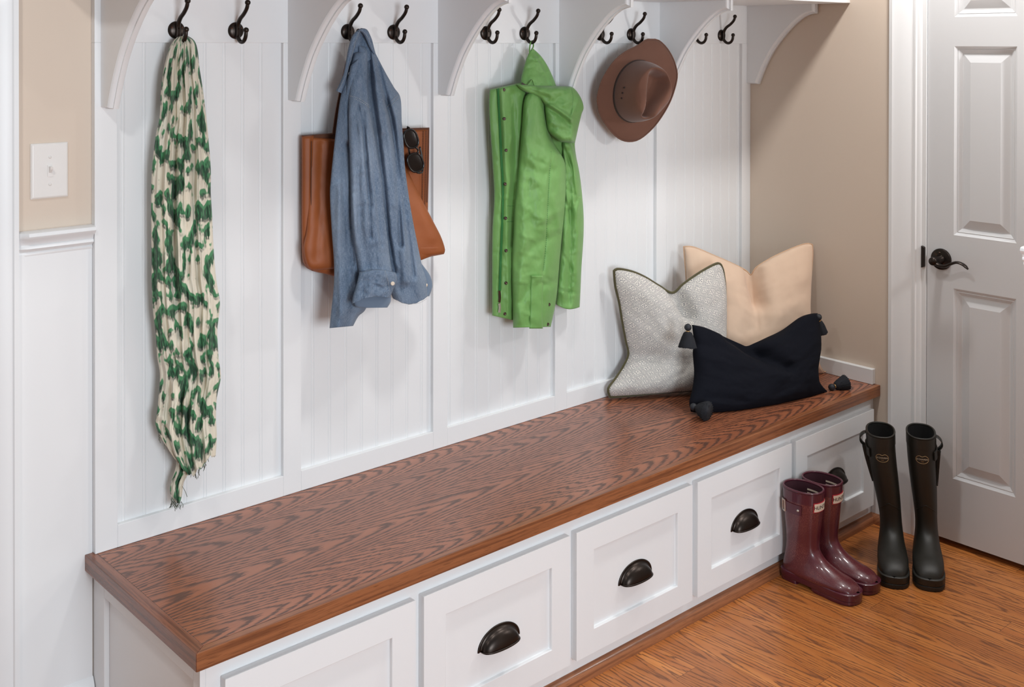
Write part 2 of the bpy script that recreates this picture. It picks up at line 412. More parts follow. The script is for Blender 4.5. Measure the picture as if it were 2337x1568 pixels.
# wainscot and chair rail on the left part of the back wall
m = MB().box(-2.64, -2.466, .014, .02, 0, 1.16)
struct(m.build('trim_2', M['panel'], bevel=.002))
m = MB()
rings = [[(x, .02-o*k, 1.1545+h) for o, h in pr] for x, k in ((-2.628, .5), (-2.612, 1.0), (-2.4665, 1.0))]
m.loft(rings); struct(m.build('trim_1', M['white'], angle=.7))
m = MB().prism([(-2.64, .02, 0), (-2.64, .002, 0), (-2.64, .002, .160), (-2.64, .006, .172), (-2.64, .012, .184), (-2.64, .02, .188)], (2.64-2.466, 0, 0))
struct(m.build('baseboard_back', M['white'], angle=.7))

def casing(axis_pts, lo, hi, name):
    """axis_pts: list of (across, out) profile; lo/hi heights; placed by lambda"""
    return None
# casing of the opening at the far left (on the back wall)
prof = [(0, 0), (0, .020), (.010, .020), (.013, .017), (.030, .017), (.036, .0145), (.058, .012), (.062, .009), (.072, .009), (.080, .006), (.083, 0)]
m = MB(); m.loft([[(-2.630-a, .02-o, z) for a, o in prof] for z in (0, 2.2)])
struct(m.build('trim_3', M['white'], angle=.5))
# casing of the door (on the right wall): outer edge y=-.571, inner -.684
prof = [(0, 0), (0, .018), (.012, .020), (.020, .017), (.024, .0165), (.034, .013), (.075, .010), (.079, .0075), (.083, .0095), (.090, .0095), (.094, .006), (.104, .005), (.109, .002), (.109, 0)]
m = MB(); m.loft([[(-o, -.571-a, z) for a, o in prof] for z in (0, 2.12)])
m.box(-.001, .05, -.6945, -.680, 0, 2.05)
m.loft([[(-o, y, 2.05+.09-a*.8) for a, o in prof] for y in (-.571, -1.57)])
m.loft([[(-o, -1.58+a, z) for a, o in prof] for z in (0, 2.12)])
cas = struct(m.build('trim_4', M['white'], angle=.5))
m = MB().prism([(-.011, -.683, .888), (-.013, -.689, .890), (-.012, -.6935, .893), (-.012, -.6935, .955), (-.013, -.689, .958), (-.011, -.683, .960)], (.02, 0, 0)).build('strike_plate', M['bronze'], cas, bevel=.001)
# right wall baseboard between bench and door, and little trim on the bench end
m = MB().box(-.012, 0, -.571, -DC, 0, .185)
struct(m.build('baseboard_right', M['white'], bevel=.003))

# door with raised panels
DY0, DY1, DZ0, DZ1, DX = -.6965, -1.460, .020, 2.045, .005
ycuts = [DY0, -.786, -.987, -1.168, -1.369, DY1]
zcuts = [DZ0, .221, .8345, 1.0065, 1.614, 1.708, 1.915, DZ1]
m = MB()
def P(y, z, d=0): return (DX+d, y, z)
for i in range(5):
    for j in range(7):
        ya, yb, za, zb = ycuts[i], ycuts[i+1], zcuts[j], zcuts[j+1]
        if i in (1, 3) and j in (1, 3, 5):
            R = []
            for ins, d in ((0, 0), (.009, .0065), (.011, .0055), (.013, .0068), (.022, .0125), (.026, .0125), (.052, .003)):
                R.append([P(ya-ins, za+ins, d), P(yb+ins, za+ins, d), P(yb+ins, zb-ins, d), P(ya-ins, zb-ins, d)])
            m.loft(R, True, False, True)
        else:
            m.add([P(ya, za), P(yb, za), P(yb, zb), P(ya, zb)], [(0, 1, 2, 3)])
B = .036
m.add([P(DY0, DZ0), P(DY0, DZ0, B), P(DY0, DZ1, B), P(DY0, DZ1), P(DY1, DZ0), P(DY1, DZ0, B), P(DY1, DZ1, B), P(DY1, DZ1)],
      [(0, 3, 2, 1), (4, 5, 6, 7), (0, 1, 5, 4), (3, 7, 6, 2), (1, 2, 6, 5)])
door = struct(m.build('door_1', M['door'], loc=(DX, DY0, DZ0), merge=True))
LY, LZ = -.745, .923
h = MB().disc((DX, LY, LZ), (-1, 0, 0), [(.0345, 0), (.0345, .004), (.033, .007), (.029, .0085), (.0, .009)], 36).build('rose', M['bronze'], door, angle=.6)
MB().ball((DX-.009, LY+.002, LZ+.021), .0038).build('privacy_pin', M['screw'], h, True)
lv = MB()
lv.disc((DX-.007, LY, LZ), (-1, 0, 0), [(.0155, 0), (.0155, .004), (.0125, .007), (.0115, .04), (.0135, .048), (.0125, .054), (.004, .0565), (0, .057)], 24)
path = cr([(DX-.050, LY+.004, LZ+.001), (DX-.050, LY-.016, LZ-.010), (DX-.050, LY-.036, LZ-.011), (DX-.050, LY-.058, LZ+.000), (DX-.050, LY-.078, LZ+.007), (DX-.049, LY-.098, LZ+.002), (DX-.048, LY-.112, LZ-.010)], 28)
rings = []
for i, p in enumerate(path):
    t = i/27; a = lerp(.0065, .0035, t)*(1 if t < .96 else .6); b = lerp(.0105, .0095, t)*(1 if t < .9 else lerp(1, .5, (t-.9)/.1))
    q = path[min(i+1, 27)]; p0 = path[max(i-1, 0)]; T = (Vector(q)-Vector(p0)).normalized(); Nn = Vector((1, 0, 0)).cross(T).normalized()
    rings.append([Vector(p)+Vector((1, 0, 0))*b*math.cos(2*PI*k/14)+Nn*a*math.sin(2*PI*k/14) for k in range(14)])
lv.loft(rings)
lv.build('lever', M['bronze'], door, True)

# light switch
sw = thing('light_switch', 'white toggle light switch on the beige wall above the chair rail', 'light switch', (-2.56, .02, 1.339))
R = []
for ins, d in ((0, 0), (0, .003), (.003, .006), (.005, .0065)):
    R.append([(-2.6005+ins, .02-d, 1.278+ins), (-2.5195-ins, .02-d, 1.278+ins), (-2.5195-ins, .02-d, 1.400-ins), (-2.6005+ins, .02-d, 1.400-ins)])
MB().loft(R).build('wall_plate', M['plate'], sw, bevel=.001)
fr = MB(); fr.box(-2.5655, -2.5545, .0115, .0135, 1.3265, 1.3515); fr = fr.build('toggle_slot', M['plate'], sw)
MB().loft([[(-2.5635, .012, 1.334), (-2.5565, .012, 1.334), (-2.5565, .012, 1.349), (-2.5635, .012, 1.349)], [(-2.563, .003, 1.342), (-2.557, .003, 1.342), (-2.557, .001, 1.3485), (-2.563, .001, 1.3485)]]).build('toggle', M['plate'], sw, bevel=.001)
for z in (1.309, 1.369):
    s_ = MB().disc((-2.56, .0138, z), (0, -1, 0), [(.0035, 0), (.0033, .0012), (0, .0016)], 16).build('screw', M['plate'], sw, True)

# ------------------------------------------------------------------ panelling behind the bench
SL = [-2.466+.4829*k for k in range(6)]; SW = .052
SL[5] = -.052
ZR = 1.6215; ZS = 1.762; ZB = .5177
pan = thing('beadboard_panelling', 'white beadboard wall panelling in five bays above the oak bench', 'panelling', (-1.233, .02, BT))
for k, x in enumerate(SL):
    MB().box(x, x+SW, 0, .02, BT, ZR).build('stile', M['white'], pan, bevel=.0012)
MB().box(SL[0], 0, 0, .02, ZR, ZS+.03).build('hook_rail', M['white'], pan, bevel=.0012)
for k in range(5):
    a, b = SL[k]+SW, SL[k+1]
    MB().box(a, b, 0, .02, BT, ZB).build('bottom_rail', M['white'], pan, bevel=.0012)
    m = MB(); xs = []
    x = a; pts = [(a, .0125)]
    q = math.floor((a+2.1422)/.0507)
    while True:
        c = -2.1422+q*.0507; q += 1
        if c > b-.008: break
        if c < a+.008: continue
        pts += [(c-.0048, .0125), (c-.0036, .0138), (c-.0027, .0128), (c-.0014, .0123), (c+.0014, .0123), (c+.0027, .0128), (c+.0036, .0138), (c+.0048, .0125)]
    pts.append((b, .0125))
    v = []; f = []
    for i, (x, y) in enumerate(pts):
        v += [(x, y, ZB-.002), (x, y, ZR+.002)]
        if i: f.append((2*i-2, 2*i, 2*i+1, 2*i-1))
    n0 = len(v); v += [(a, .0195, ZB-.002), (a, .0195, ZR+.002), (b, .0195, ZB-.002), (b, .0195, ZR+.002)]
    f.append((n0, n0+1, n0+3, n0+2))
    m.add(v, f).build('beadboard', M['panel'], pan)

# shelf and brackets
sh = MB().box(-2.56, 0, -.415, 0, ZS, ZS+.028).build('shelf', M['white'], None, loc=(-1.28, 0, ZS), bevel=.002)
tag(sh, 'long white painted shelf along the top edge above the hooks', 'shelf')
curve = cr([(-.0455, 1.4725), (-.066, 1.5195), (-.090, 1.564), (-.1125, 1.5985), (-.155, 1.648), (-.200, 1.6895), (-.238, 1.716), (-.262, 1.7255), (-.280, 1.7285)], 28)
def bracket_outline(ins):
    o = [(0.0, 1.4725+ins*.4)]; xf = -.290+ins*1.2
    for i, (y, z) in enumerate(curve):
        a = curve[max(i-1, 0)]; b = curve[min(i+1, 27)]; t = Vector((b[0]-a[0], b[1]-a[1])).normalized()
        y, z = y+abs(t.y)*ins, max(z+abs(t.x)*ins, 1.4725+ins*.4)
        o.append((max(y, xf+.002*(28-i)/28+.0004), min(z, 1.7285+ins)))
    o += [(xf, 1.7285+ins), (xf, ZS+.002), (0.0, ZS+.002)]
    return o
BX = [-2.452, -1.9705, -1.4845, -1.002, -.520, -.024]
blab = ['white curved shelf bracket at the left end, beside the printed scarf', 'white curved shelf bracket between the printed scarf and the denim shirt',
        'white curved shelf bracket between the denim shirt and the green raincoat', 'white curved shelf bracket just above the green hood, left of the hat',
        'white curved shelf bracket behind the right side of the brown hat', 'white curved shelf bracket at the right end against the beige wall']
for x, lb in zip(BX, blab):
    br = thing('shelf_bracket', lb, 'bracket', (x+.011, 0, 1.4725), 'curved brackets under the shelf')
    R = [[(x+dx, y, z) for y, z in bracket_outline(ins)] for dx, ins in ((0, .011), (.0085, .011))]
    MB().loft(R).build('side_board', M['white'], br)
    R = [[(x+dx, y, z) for y, z in bracket_outline(ins)] for dx, ins in ((.0004, .0095), (.004, .0065), (.0095, .0045), (.0105, .0045), (.0105, .0), (.022, 0), (.0235, .0015))]
    MB().loft(R).build('moulded_edge', M['white'], br, angle=.9)

# hooks
HX = [-2.272, -2.117, -1.790, -1.640, -1.306, -1.150, -.818, -.667, -.333, -.179]
hlab = ['dark bronze double coat hook holding the green and cream scarf', 'empty dark bronze double coat hook right of the printed scarf', 'dark bronze double coat hook holding the denim shirt by its collar',
        'empty dark bronze double coat hook right of the denim shirt', 'empty dark bronze double coat hook left of the green raincoat', 'dark bronze double coat hook holding the green raincoat by its loop',
        'dark bronze double coat hook mostly hidden behind a bracket, left of the hat', 'dark bronze double coat hook directly above the brown hat', 'dark bronze hook with only its lower prong showing past the bracket beside the hat', 'empty dark bronze double coat hook nearest the beige wall']
hu = cr([(-.010, .004), (-.014, .017), (-.024, .029), (-.040, .039), (-.053, .050), (-.0585, .058), (-.0605, .066)], 22)
hl = cr([(-.010, -.012), (-.015, -.020), (-.024, -.0265), (-.034, -.0280), (-.044, -.0235), (-.0505, -.014), (-.0525, -.002)], 22)
def make_hook(lb):
    zc = 1.6515
    t = thing('coat_hook', lb, 'coat hook', (0, 0, zc), 'bronze coat hooks along the rail')
    MB().disc((0, 0, zc), (0, -1, 0), [(.0208, 0), (.0208, .0025), (.0195, .0045), (.014, .0065), (.006, .0085), (0, .009)], 32).build('back_plate', M['bronze'], t, angle=.7)
    MB().loft([[(sx*.0058, -y, zc+z) for sx in (-1, 1) for y, z in ()] or [( -.0058, -.002, zc+z), (.0058, -.002, zc+z), (.0058, -.0125, zc+z), (.004, -.0148, zc+z), (-.004, -.0148, zc+z), (-.0058, -.0125, zc+z)] for z in (-.017, .010)]).build('stem', M['bronze'], t, bevel=.001)
    a = MB(); a.tube([(0, y, zc+z) for y, z in hu], [lerp(.0054, .0046, i/21) for i in range(22)], 12); a.ball((0, -.0608, zc+.0675), .0070).build('upper_prong', M['bronze'], t, True)
    a = MB(); a.tube([(0, y, zc+z) for y, z in hl], [lerp(.0054, .0046, i/21) for i in range(22)], 12); a.ball((0, -.0527, zc+.001), .0068).build('lower_prong', M['bronze'], t, True)
    for sx in (-1, 1):
        MB().disc((sx*.0125, -.0048, zc+.006), (0, -1, 0), [(.0028, 0), (.0026, .0016), (0, .0022)], 12).build('screw', M['screw'], t, True)
    return t
hook0 = make_hook(hlab[0])
for i, (x, lb) in enumerate(zip(HX, hlab)):
    if i == 0: o = hook0
    else:
        o = hook0.copy(); COL.objects.link(o); o['label'] = lb
        for ch in hook0.children:
            c = ch.copy(); COL.objects.link(c); c.parent = o
    o.location.x = x

# ------------------------------------------------------------------ bench
XL = -2.484; T = .0365
cab = thing('bench_cabinet', 'white built-in bench cabinet with a row of deep drawers', 'cabinet', (-1.23, -.25, 0))
XC = XL+.02
m = MB().box(XC+.012, -.0005, -DC, .018, .0, BT-T)
m.box(XC, XC+.012, -.045, .018, 0, BT-T).box(XC, XC+.012, -DC, -.480, 0, BT-T).box(XC, XC+.012, -.480, -.045, BT-T-.045, BT-T).box(XC, XC+.012, -.480, -.045, 0, .12)
m.build('body', M['white'], cab, bevel=.001)
def drawer(x0):
    x1 = x0+.4595; z0, z1, yf, yb = .066, .390, -DC-.020, -DC
    fr = .0635; fz = .0610
    m = MB(); xs = [x0, x0+fr, x1-fr, x1]; zs = [z0, z0+fz, z1-fz, z1]
    for i in range(3):
        for j in range(3):
            if i == 1 and j == 1: continue
            m.add([(xs[i], yf, zs[j]), (xs[i+1], yf, zs[j]), (xs[i+1], yf, zs[j+1]), (xs[i], yf, zs[j+1])], [(0, 1, 2, 3)])
    q = lambda y, i, I=0: [(xs[I]+i, y, zs[I]+i), (xs[3-I]-i, y, zs[I]+i), (xs[3-I]-i, y, zs[3-I]-i), (xs[I]+i, y, zs[3-I]-i)]
    m.loft([q(yf, 0, 1), q(yf+.009, .001, 1)], True, False, True)
    m.loft([q(yf, 0), q(yb+.0, 0)], True, False, True)
    d = m.build('drawer', M['white'], cab, merge=True, bevel=.0015)
    xc = (x0+x1)/2; pz = .2005
    pull = MB(); na, nb = 26, 10; a_, h_, dp = .0615, .0415, .026
    # flange around the half ellipse, then the bulging cup
    rows = []
    for s, y in ((1.0, 0), (1.0, .0022), (.965, .0036), (.945, .0036), (.925, .0026), (.90, .0030)):
        rows.append([(xc+(a_+.005)*s*math.cos(PI*k/na), yf+.0095-y, pz+(h_+.005)*s*math.sin(PI*k/na)) for k in range(na+1)])
    for b in range(1, nb+1):
        t = PI/2*b/nb; r = math.cos(t)**.85; y = math.sin(t)
        rows.append([(xc+a_*.96*lerp(r, 1, .0)*math.cos(PI*k/na)*(1), yf+.0095-.003-dp*y*(1-.0*math.sin(PI*k/na)), pz+h_*.96*r*math.sin(PI*k/na)) for k in range(na+1)])
    # re-shape: a quarter ellipsoid dome, opening downwards
    rows2 = rows[:6]
    for b in range(1, nb+1):
        t = PI/2*b/nb
        rows2.append([(xc+a_*.9*math.cos(PI*k/na)*(1-.0), yf+.0065-dp*math.sin(t)*max(0,math.sin(PI*k/na))**.6, pz+h_*.9*math.sin(PI*k/na)*math.cos(t)+0.0) for k in range(na+1)])
    pull.loft(rows2, False)
    p = pull.build('cup_pull', M['bronze'], d, True)
    sol = p.modifiers.new('solid', 'SOLIDIFY'); sol.thickness = .0022; sol.offset = -1
    lip = MB(); lip.tube([Vector(rows2[-1][k]) for k in range(na+1)], .0024, 8); lip.build('pull_lip', M['bronze'], d, True)
    return d
for k in range(5): drawer(-1.9385+.4825*(k-1))
top = thing('oak_countertop', 'long stained oak bench countertop with mitred edge banding', 'countertop', (-1.24, -.26, BT-T))
MB().box(XL+.024, -.0005, -BD+.019, .0195, BT-T, BT-.0003).build('top_board', M['bench'], top)
e = MB().add([(XL, -BD, BT-T), (-.0005, -BD, BT-T), (-.0005, -BD+.019, BT-T), (XL+.024, -BD+.019, BT-T), (XL, -BD, BT), (-.0005, -BD, BT), (-.0005, -BD+.019, BT), (XL+.024, -BD+.019, BT)],
    [(0, 3, 2, 1), (4, 5, 6, 7), (0, 1, 5, 4), (1, 2, 6, 5), (2, 3, 7, 6), (3, 0, 4, 7)]).build('front_edge_band', M['edge'], top, bevel=.0015)
e = MB().add([(XL, -BD, BT-T), (XL+.024, -BD+.019, BT-T), (XL+.024, .0195, BT-T), (XL, .0195, BT-T), (XL, -BD, BT), (XL+.024, -BD+.019, BT), (XL+.024, .0195, BT), (XL, .0195, BT)],
    [(0, 3, 2, 1), (4, 5, 6, 7), (0, 1, 5, 4), (1, 2, 6, 5), (2, 3, 7, 6), (3, 0, 4, 7)]).build('end_edge_band', M['edge_y'], top, bevel=.0015)
struct(MB().box(-.019, 0, -.5146, 0, BT, BT+.0514).build('trim_6', M['white'], bevel=.0015))
# shoe moulding along bench foot and short piece along the right wall
q = [(0, 0), (.019, 0), (.019, .011), (.016, .021), (.010, .028), (.0, .031)]
struct(MB().loft([[(x, -DC-o, z) for o, z in q] for x in (XC, -.0005)]).build('trim_7', M['shoe'], angle=.9))
struct(MB().loft([[(-.012-o*.9, y, z) for o, z in q] for y in (-DC-.006, -.5705)]).build('trim_8', M['shoe'], angle=.9))

# ------------------------------------------------------------------ hanging cloth
def fbm(x, y, z=0.0, o=3): return noise.fractal(Vector((x, y, z)), 1.0, 2.0, o)
def drape(name, L, R, yf, bulge, mat, parent, creases=(), nu=60, nv=90, pw=2.2, wr=.0, wsc=(.03, .01), folds=(), backy=-.003, uvs=1.0, seed=0.0, topround=.04, botround=.0, ragged=None, uw=None):
    """hanging cloth between two traced edges; yf(u,v) base depth, bulge in m, creases [(line px, width px, depth m)]"""
    Lp = cr(L, nv); Rp = cr(R, nv); front = []; back = []; uv = []
    acc = 0; prevm = None
    for i in range(nv):
        v = i/(nv-1); row = []; brow = []
        wpx = math.dist(Lp[i], Rp[i])
        for j in range(nu):
            u = j/(nu-1)
            px = (lerp(Lp[i][0], Rp[i][0], u), lerp(Lp[i][1], Rp[i][1], u))
            if ragged: px = (px[0], px[1]+ragged(u, v))
            pr_ = max(0, 1-abs(2*u-1)**pw)**.5
            e = min(1, v/topround) if topround else 1
            e2 = min(1, (1-v)/botround) if botround else 1
            y = yf(u, v)
            b = (bulge(u, v) if callable(bulge) else bulge)*pr_*math.sqrt(max(0, e*(2-e)))*math.sqrt(max(0, e2*(2-e2)))
            d = 0
            for ln, wd_, dp in creases:
                q = pdist(px, ln)/wd_
                if q < 3: d += dp*math.exp(-q*q)
            for fq, am, ph, wv in folds:
                s_ = math.sin(2*PI*(fq*u+ph+wv*fbm(v*2.2, ph*7, seed)))
                d += am*s_*min(1, v*4+.25)*pr_
            if wr: d += wr*fbm(px[0]*wsc[0], px[1]*wsc[1], seed, 4)*pr_
            y2 = min(y-b+d, backy-.0015)
            row.append(ony(px[0], px[1], y2)); wpt = row[-1]
            brow.append(ony(px[0], px[1], max(wpt.y+.0015, min(backy, y+.002))))
            uv.append((u*(uw or .35)*uvs, v*.0))
        front.append(row); back.append(brow)
    # uv by metric length along the middle
    lv = [0]
    for i in range(1, nv): lv.append(lv[-1]+(front[i][nu//2]-front[i-1][nu//2]).length)
    mb = MB(); vs = []; us = []; n = nu
    for i in range(nv):
        w_ = uw or max((front[k][-1]-front[k][0]).length for k in range(0, nv, 8))
        for j in range(nu): vs.append(front[i][j]); us.append((j/(nu-1)*w_, lv[i]))
    for i in range(nv):
        for j in range(nu): vs.append(back[i][j]); us.append((j/(nu-1)*w_+.5, lv[i]))
    fs = []; o = nv*nu
    for i in range(nv-1):
        for j in range(nu-1):
            a = i*nu+j; fs.append((a, a+1, a+nu+1, a+nu)); fs.append((o+a, o+a+nu, o+a+nu+1, o+a+1))
        a = i*nu; fs.append((a, a+nu, o+a+nu, o+a)); a = i*nu+nu-1; fs.append((a, o+a, o+a+nu, a+nu))
    for j in range(nu-1):
        fs.append((j, o+j, o+j+1, j+1)); a = (nv-1)*nu+j; fs.append((a, a+1, o+a+1, o+a))
    mb.add(vs, fs, us)
    ob = mb.build(name, mat, parent, True)
    return ob, front
def strip(path_px, yv, w, mat, name, parent, th=.0012, n=40, off=(0, 0)):
    """flat ribbon following a pixel line at a depth (function of t or number)"""
    pp = cr(path_px, n); P_ = [ony(p[0], p[1], yv(i/(n-1)) if callable(yv) else yv) for i, p in enumerate(pp)]
    rings = []
    for i, p in enumerate(P_):
        t = (P_[min(i+1, n-1)]-P_[max(i-1, 0)]).normalized(); s_ = t.cross(Vector((0, 1, 0))).normalized()*w/2
        k = Vector((0, -th, 0)); rings.append([p-s_, p+s_, p+s_+k, p-s_+k])
    return MB().loft(rings).build(name, mat, parent)
def front_y(front, px):
    """depth of a built cloth front nearest to a pixel"""
    best = 1e9; by = 0
    d = CF + CR*((px[0]-1168.5)/FPX) - CU*((px[1]-CY)/FPX); d.normalize()
    for row in front[::2]:
        for p in row:
            w_ = p-CP; k = (w_-d*w_.dot(d)).length_squared
            if k < best: best = k; by = p.y
    return by

def rcreases(n, box, seed, wid=(3, 6), dep=.0028, ln=(18, 46), vert=.35):
    r = random.Random(seed); out = []
    for _ in range(n):
        x, y = r.uniform(box[0], box[2]), r.uniform(box[1], box[3]); a = r.uniform(-.6, .6)+(PI/2 if r.random() < vert else 0); l = r.uniform(*ln)
        out.append(([(x-l/2*math.cos(a), y-l/2*math.sin(a)), (x+r.uniform(-3, 3), y+r.uniform(-3, 3)), (x+l/2*math.cos(a), y+l/2*math.sin(a))], r.uniform(*wid), r.choice((-1, 1))*dep*r.uniform(.5, 1)))
    return out
# ---- scarf
sc = thing('scarf', 'green and cream crinkled gauze scarf with frayed end hanging from the leftmost hook', 'scarf', (-2.28, -.04, .53))
L = [(405, 84), (393, 97), (384, 118), (373, 161), (367, 214), (364, 268), (355, 312), (347, 384), (345, 446), (345, 527), (346, 600), (346, 639), (349, 710), (355, 758), (359, 817), (365, 856), (361, 916), (357, 949), (355, 971), (369, 1003), (391, 1032)]
R = [(425, 80), (443, 92), (451, 114), (455, 152), (462, 196), (469, 250), (475, 308), (481, 384), (481, 437), (484, 491), (487, 558), (491, 612), (495, 647), (502, 690), (499, 726), (496, 758), (499, 817), (504, 860), (495, 908), (493, 955), (495, 995), (492, 1042)]
def rag(u, v):
    k = sst(.86, 1, v)
    return k*(46*math.sin(PI*min(1, u*1.15))+10*noise.noise(Vector((u*9, 3, 0)))+5*noise.noise(Vector((u*30, 8, 0))))
sfolds = [(3.0, .0075, .1, .22), (5.5, .0060, .37, .30), (9.0, .0035, .7, .45), (15.0, .0018, .2, .6), (24.0, .0009, .55, .8)]
ob, fr_sc = drape('gauze', L, R, lambda u, v: -.020-.008*sst(0, .1, v), lambda u, v: lerp(.024, .034, sst(0, .2, v)), M['scarf'], sc,
    [([(405, 130), (398, 260), (402, 420), (395, 640), (398, 830)], 5, .010), ([(430, 110), (436, 260), (440, 420), (428, 640), (425, 800), (430, 1000)], 4, .009), ([(463, 300), (470, 520), (470, 760), (466, 1000)], 5, .008),
     ([(360, 560), (362, 640), (372, 760), (386, 830), (397, 905)], 5, -.010), ([(412, 780), (420, 850), (410, 900), (398, 940)], 5, -.012), ([(357, 945), (380, 965), (400, 1010), (413, 1040)], 6, -.010)],
    nu=110, nv=170, pw=3.0, wr=.0050, wsc=(.07, .018), folds=sfolds, ragged=rag, uw=.40, seed=1.3, topround=.03)
L = [(403, 1000), (408, 1026), (403, 1055), (399, 1074), (392, 1096), (388, 1117), (391, 1134), (398, 1146)]
R = [(440, 1005), (436, 1040), (434, 1065), (428, 1084), (420, 1100), (417, 1117), (415, 1132), (410, 1150)]
drape('gauze_tail', L, R, lambda u, v: -.022, .014, M['scarf'], sc, nu=30, nv=50, wr=.005, wsc=(.09, .03), folds=[(2, .005, .2, .4), (5, .0025, .6, .5)], uw=.14, seed=4.4)
m = MB(); rnd = random.Random(5)
def thread_px(x, y, dx, dy, yy):
    pts = cr([(x, y), (x+dx*.4+rnd.uniform(-3, 3), y+dy*.5), (x+dx, y+dy)], 7)
    m.tube([ony(a, b, yy+rnd.uniform(-.004, .004)) for a, b in pts], .0007, 4)
for i in range(26): thread_px(rnd.uniform(390, 415), rnd.uniform(1128, 1146), rnd.uniform(-6, 9), rnd.uniform(8, 22), -.03)
for i in range(26):
    u = rnd.random(); thread_px(lerp(408, 488, u), 1040+42*math.sin(PI*min(1, u*1.15))-6, rnd.uniform(-7, 5), rnd.uniform(8, 24), -.035)
for i in range(10): thread_px(rnd.uniform(355, 385), rnd.uniform(975, 1015), rnd.uniform(-8, 4), rnd.uniform(6, 18), -.035)
thread_px(416, 1110, 11, 24, -.035)
m.build('fringe', M['scarf'], sc)['kind'] = 'stuff'

# ---- tote bag (hangs on the same hook, behind the shirt)
bag = thing('tote_bag', 'cognac leather tote bag hanging behind the denim shirt', 'bag', (-1.75, -.06, 1.02))
bl, fb = drape('back_panel', [(689, 309), (689, 420), (688, 520), (690, 590)], [(980, 292), (979, 380), (977, 462), (975, 585)], lambda u, v: -.016, .012, M['leather'], bag, nu=40, nv=40, pw=8, wr=.002, topround=.02)
# front panel sags forward at its lower right
def fyy(u, v): return -.026-.028*sst(0, 1, v)*lerp(.7, 1, u)
Lf = [(706, 312), (704, 420), (700, 520), (692, 568), (700, 604), (712, 616)]
Rf = [(905, 330), (926, 378), (955, 440), (986, 500), (1014, 556), (1013, 572)]
def bagbot(u, v): return sst(.82, 1, v)*(16*u*(1-u)*4*.35+lerp(2, 8, u))
bf, ff = drape('front_panel', Lf, Rf, fyy, lambda u, v: .012+.010*v, M['leather'], bag, [([(735, 330), (730, 480), (722, 590)], 8, .004), ([(960, 470), (985, 540)], 14, -.004)], nu=70, nv=70, pw=5, wr=.004, wsc=(.012, .01), ragged=bagbot, backy=-.012, botround=.06)
# bottom gusset
drape('bottom_gusset', [(692, 566), (695, 604), (712, 618), (738, 624)], [(1014, 562), (1009, 574), (988, 584), (963, 592)], lambda u, v: -.022-.03*u, .03, M['leather'], bag, nu=50, nv=24, pw=3, wr=.002, ragged=lambda u, v: 30*math.sin(PI*u)*v)
# side gusset with seam
drape('side_gusset', [(688, 310), (688, 420), (688, 520), (690, 590), (698, 606)], [(716, 309), (714, 420), (712, 520), (708, 585), (712, 618)], lambda u, v: -.02-.012*u, .012, M['leather'], bag, [([(712, 312), (710, 480), (705, 600)], 2.5, .004)], nu=16, nv=50, pw=3)
strip([(711, 322), (710, 420), (709, 500), (704, 560), (706, 602)], -.043, .0016, M['leather_in'], 'seam', bag)
strip([(978, 296), (976, 380), (974, 462)], -.0325, .004, M['leather_in'], 'seam', bag)
for x_ in (966, 972):
    m = MB()
    for k in range(44):
        yy_ = 300+k*3.9; p = ony(x_-(k*.06), yy_, -.031); m.box(p.x-.0007, p.x+.0007, p.y-.001, p.y+.001, p.z-.0018, p.z+.0018)
    m.build('stitching', M['leather_in'], bag)
# opening: dark lining band along the rim
drape('lining', [(690, 309), (691, 320)], [(800, 300), (800, 318)], lambda u, v: -.024, .004, M['leather_in'], bag, nu=30, nv=6, pw=6)
drape('lining', [(915, 293), (915, 297)], [(980, 291), (980, 296)], lambda u, v: -.027, .003, M['leather_in'], bag, nu=16, nv=5, pw=6)
strip([(802, 112), (792, 150), (779, 210), (770, 256), (763, 306)], lambda t: lerp(-.040, -.030, t), .014, M['leather_in'], 'strap', bag, .003)
strip([(818, 112), (850, 170), (880, 240), (905, 300)], lambda t: lerp(-.036, -.024, t), .014, M['leather_in'], 'strap', bag, .003)

# ---- sunglasses tucked in the bag's rim
sg = thing('sunglasses', 'dark sunglasses hooked over the right rim of the leather tote', 'sunglasses', tuple(ony(945, 395, -.05)))
def ringpts(cx, cy, rx, ry, y, rot=0.0, n=28, e=2.6):
    out = []
    for k in range(n):
        t = 2*PI*k/n; c, s_ = math.cos(t), math.sin(t)
        a = rx*math.copysign(abs(c)**(2/e), c); b = ry*math.copysign(abs(s_)**(2/e), s_)
        out.append(ony(cx+a*math.cos(rot)-b*math.sin(rot), cy+a*math.sin(rot)+b*math.cos(rot), y))
    return out
for (cx, cy, rx, ry, ro) in ((938, 317, 15, 21, -.3), (948, 371, 17, 21, -.35)):
    pts = ringpts(cx, cy, rx, ry, -.050, ro)
    fr = MB().ctube(pts, .0030).build('rim', M['black'], sg, True)
    c = sum(pts, Vector())/len(pts); MB().add([p for p in pts]+[c+Vector((0, -.003, 0))]+[p+Vector((0, .002, 0)) for p in pts],
        [(k, (k+1) % 28, 28) for k in range(28)]+[tuple(range(29, 57))]).build('lens', M['lens'], fr, True)
MB().tube([ony(a, b, -.052) for a, b in cr([(948, 336), (954, 342), (953, 350)], 8)], .003).build('bridge', M['black'], sg, True)
MB().tube([ony(a, b, yy) for a, b, yy in cr([(934, 292, -.050), (930, 288, -.040), (932, 330, -.034), (940, 380, -.034)], 14)], .0022).build('temple', M['black'], sg, True)
MB().tube([ony(a, b, yy) for a, b, yy in cr([(952, 394, -.050), (964, 392, -.044), (963, 360, -.042), (958, 335, -.040)], 14)], .0026).build('temple', M['black'], sg, True)

# ---- denim shirt
st = thing('denim_shirt', 'faded blue denim shirt with a rolled-up sleeve hanging by its collar', 'shirt', (-1.77, -.06, .9))
